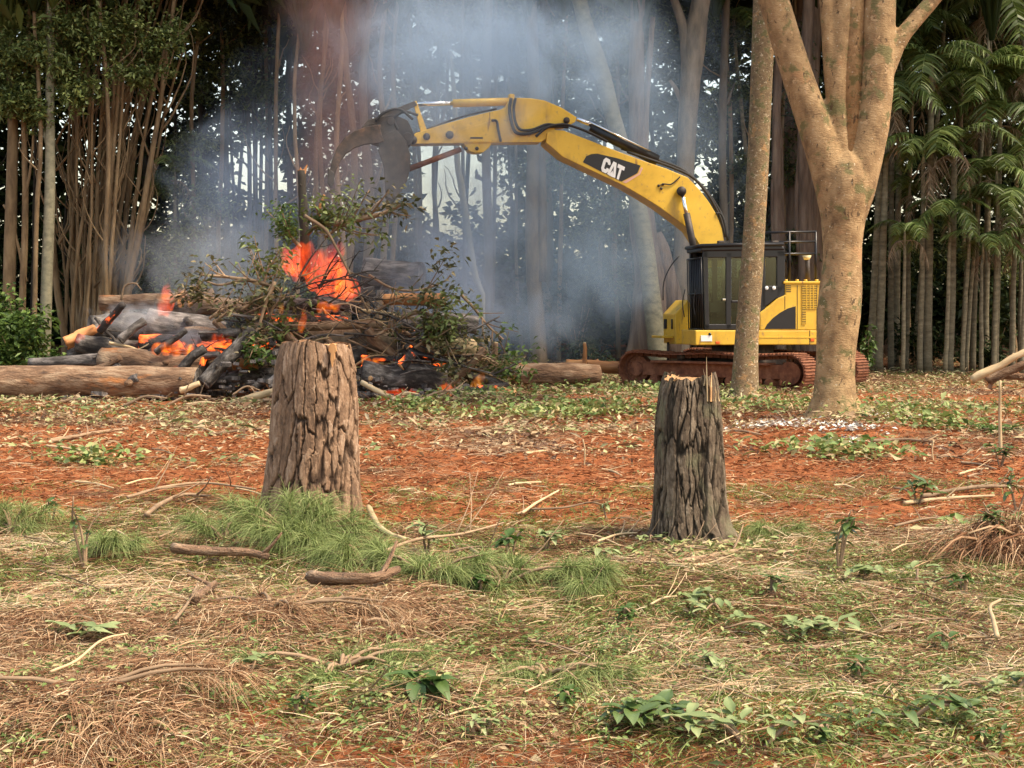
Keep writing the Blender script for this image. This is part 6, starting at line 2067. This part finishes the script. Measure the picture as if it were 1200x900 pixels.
LEAF_ME = []
for i in range(5):
    """One broad leaf: a folded, curved blade with a midrib."""
    mb = MB()
    L, n = 1.0, 9
    t = np.linspace(0, 1, n)
    w = .21 * np.sin(math.pi * t ** .8) ** .85 * (1 + .15 * random.uniform(-1, 1))
    z = (.25 + .12 * i) * (t * .5 - t * t * (.4 + .12 * i))
    c = np.stack([t, .06 * np.sin(t * 3 + i), z], -1)
    row = np.stack([c + np.stack([0 * t, w, .3 * w + .03 * np.sin(t * 9 + i)], -1), c + np.stack([0 * t, w * .5, .1 * w], -1), c, c + np.stack([0 * t, -w * .5, .1 * w], -1), c + np.stack([0 * t, -w, .3 * w + .03 * np.sin(t * 8)], -1)], 1)
    i_ = np.arange(n - 1)[:, None] * 5
    j = np.arange(4)[None]
    q = np.stack([i_ + j, i_ + 5 + j, i_ + 6 + j, i_ + 1 + j], -1).reshape(-1, 4)
    mb.add(row.reshape(-1, 3), [q], np.repeat(.25 + .5 * t, 5) * .6 + .2 * (i / 4) + .1 * np.tile([0, .2, .9, .2, 0], n))
    LEAF_ME.append(mb)


def leaf_parts(root, pts, dirs, sizes, mat, base):
    for p, d, s in zip(pts, dirs, sizes):
        i = random.randrange(5)
        key = (i, mat)
        if key not in LEAF_CACHE:
            LEAF_CACHE[key] = LEAF_ME[i].mesh('leaf', MT[mat])
        o = bpy.data.objects.new('leaf', LEAF_CACHE[key])
        COL.objects.link(o)
        o.parent = root
        o.location = np.asarray(p) - base
        o.rotation_euler = Vector(d).to_track_quat('X', 'Z').to_euler()
        o.scale = (s, s * random.uniform(.8, 1.2), s)


LEAF_CACHE = {}


def plant(label, px, py, hpx, nleaf, leaf, mat, spread=.6, name='sapling', cat='plant', flat=False, stems=2, tint=None):
    g = gpt(px, py)
    H = hpx / ppm(g[1])
    r = thing(name, label, cat, g)
    st = MB()
    P, D, Sz = [], [], []
    for k in range(stems):
        a = random.uniform(0, 6.28)
        tip = g + np.array((math.cos(a) * H * spread * .6, math.sin(a) * H * spread * .5, H * (random.uniform(.7, 1) if not flat else .12)))
        if flat:
            tip = g + np.array((math.cos(a) * spread, math.sin(a) * spread * .6, .06))
        q = spline([g - (0, 0, .03), (g + tip) / 2 + np.array((random.uniform(-.04, .04), 0, .05)), tip], 10)
        st.tube(q, np.linspace(.010, .004, 10), 6)
        m = (nleaf * (5 if flat else 4) // 3) // stems
        for j in range(m):
            u = random.uniform(.35, 1)
            p = q[int(u * 9)] + (rdir(1)[0] * np.array((spread * .35, spread * .25, .012)) if flat else 0)
            aa = j * 2.4 + random.uniform(-.4, .4)
            P.append(p)
            D.append((math.cos(aa), math.sin(aa), random.uniform(-.6, .5) if not flat else random.uniform(-.15, .35)))
            Sz.append(leaf * random.uniform(.4, .95) * (.75 if flat else .85))
    st.build('stem', MT['branch'], r, origin=g)
    leaf_parts(r, P, D, Sz, mat, g)
    return r


plant('dark glossy sapling standing right of the dark stump', 983, 672, 78, 20, .17, 'leaf_glossy', .5, stems=3)
plant('pale broad leaves lying at the foot of the glossy sapling', 1002, 682, 20, 12, .2, 'leaf_broad', .22, 'fallen_spray', 'leaves', True)
plant('drooping sapling with large leaves on the red soil at the right', 1076, 592, 34, 14, .26, 'leaf_glossy', .6, stems=2)
plant('leafy green sprig in front of the root mound at the right edge', 1175, 640, 60, 22, .16, 'leaf_glossy', .7, stems=3)
plant('green seedlings at the foot of the thin stake at the right', 1172, 548, 34, 18, .2, 'leaf_fresh', .7, stems=3)
plant('dark green sprig at the right edge above the root mound', 1192, 600, 50, 18, .18, 'leaf_glossy', .7, stems=3)
plant('thin sapling with grey green leaves at the left', 100, 668, 92, 16, .13, 'leaf_glossy', .35, stems=3)
plant('weedy sprout at the left beyond the thin sapling', 60, 612, 34, 14, .12, 'leaf_shrub', .8, stems=2)
plant('green sprout by the root right of the pale stump', 502, 655, 46, 12, .16, 'leaf_broad', .5, stems=2)
plant('leafy green twig lying between the stumps', 598, 655, 34, 18, .15, 'leaf_shrub', .9, stems=3)
plant('bright leafy twig right of the middle twig', 640, 650, 30, 14, .16, 'leaf_broad', .9, stems=2)
plant('seedling upright on the bare soil near the dark stump', 713, 612, 26, 9, .12, 'leaf_broad', .4, stems=1)
plant('single green leaf seedling at the lower right', 1112, 765, 20, 4, .13, 'leaf_fresh', .5, stems=1)
plant('wilted leaves at the left foot of the dark stump', 775, 640, 16, 12, .16, 'leaf_broad', .22, 'fallen_spray', 'leaves', True)
plant('fallen leafy spray right of the middle of the straw', 930, 745, 14, 22, .2, 'leaf_broad', .4, 'fallen_spray', 'leaves', True, 3)
plant('fallen spray of pale leaves below the dark stump', 850, 722, 14, 16, .16, 'leaf_broad', .34, 'fallen_spray', 'leaves', True, 2)
plant('dull grey green leaves lying in the lower middle', 770, 845, 14, 22, .19, 'leaf_glossy', .34, 'fallen_spray', 'leaves', True, 3)
plant('pale broad leaves flat on the ground at the bottom right of the middle', 885, 880, 12, 18, .17, 'leaf_broad', .30, 'fallen_spray', 'leaves', True, 3)
plant('dark leaves wilting at the lower right among grass', 1050, 850, 16, 20, .16, 'leaf_glossy', .30, 'fallen_spray', 'leaves', True, 3)
plant('long bright green strappy clump in the lower middle left', 500, 822, 22, 14, .2, 'leaf_fresh', .9, 'weed_clump', 'plant', False, 3)
plant('small leaf sprig fallen on the straw left of the bright clump', 285, 800, 12, 7, .14, 'leaf_broad', .16, 'fallen_spray', 'leaves', True, 1)
plant('pale strappy leaf lying on the straw at the left', 90, 752, 10, 6, .26, 'leaf_broad', .2, 'fallen_spray', 'leaves', True, 1)
plant('fallen leafy spray on the far soil right of the forked tree', 1130, 508, 18, 22, .3, 'leaf_shrub', .7, 'fallen_spray', 'leaves', True, 3)
plant('fallen green spray at the lower right edge', 1185, 820, 16, 16, .15, 'leaf_broad', .3, 'fallen_spray', 'leaves', True, 2)
plant('leaf spray flat on the straw at the right below the sapling', 1075, 690, 12, 14, .15, 'leaf_broad', .4, 'fallen_spray', 'leaves', True, 2)

for i, (px, py, hp, nl, lf, mt, lab) in enumerate((
        (560, 700, 22, 16, .12, 'leaf_shrub', 'green weed sprout in the pine boughs of the middle'), (700, 668, 26, 18, .13, 'leaf_broad', 'pale green weed left of the foot of the dark stump'),
        (735, 735, 20, 16, .11, 'leaf_shrub', 'low green weed below the pale crossed poles'), (660, 835, 18, 18, .09, 'leaf_shrub', 'low weed left of the dull grey green leaves'),
        (840, 790, 20, 16, .10, 'leaf_broad', 'pale weed in the middle of the right foreground'), (1010, 800, 20, 16, .10, 'leaf_shrub', 'green weed below the long brown branch at the lower right'),
        (1130, 700, 24, 16, .12, 'leaf_shrub', 'green weed below the root mound'), (960, 872, 16, 16, .08, 'leaf_shrub', 'low weed at the bottom edge right of the flat broad leaves'),
        (350, 840, 16, 14, .08, 'leaf_shrub', 'small weed in front of the straw at the bottom left'), (560, 868, 16, 16, .08, 'leaf_broad', 'low pale weed at the bottom edge in the middle'),
        (1165, 880, 16, 16, .08, 'leaf_shrub', 'low weed in the bottom right corner'), (905, 700, 22, 14, .12, 'leaf_glossy', 'dark leafed weed left of the glossy sapling'))):
    plant(lab, px, py, hp, nl, lf, mt, .9, 'weed', 'plant', False, 3)

# root mound at the right edge: dead roots and straw hanging over a hollow
g = gpt(1180, 655)
mb = MB()
m_ = 1700
x, y = g[0] + rng.normal(.12, .2, m_), g[1] + rng.normal(.1, .13, m_)
Q = np.stack([x, y, gh(x, y) + rng.uniform(.02, .16, m_)], -1)
D = np.stack([rng.normal(-.5, .5, m_), rng.normal(-.7, .5, m_), rng.uniform(-.15, .5, m_)], -1)
blades(mb, Q, D, rng.uniform(.1, .4, m_), rng.uniform(.003, .008, m_), np.clip(rng.beta(1.4, 3, m_), 0, 1), rng.uniform(.3, 1, m_), 4, .4)
for i in range(14):
    p = g + np.array((random.gauss(.15, .2), random.gauss(.05, .1), .12))
    q = p + np.array((random.gauss(-.15, .2), -random.uniform(.1, .3), random.uniform(-.12, .12)))
    mb.tube(spline([p, (p + q) / 2 + (0, 0, .06), q], 6), np.linspace(.011, .005, 6), 5, rnd=random.uniform(.1, .9), wob=.2)
tag(mb.build('root_mound', MT['straw'], origin=g), 'mound of dead brown roots at the right edge of the soil', 'root mound')
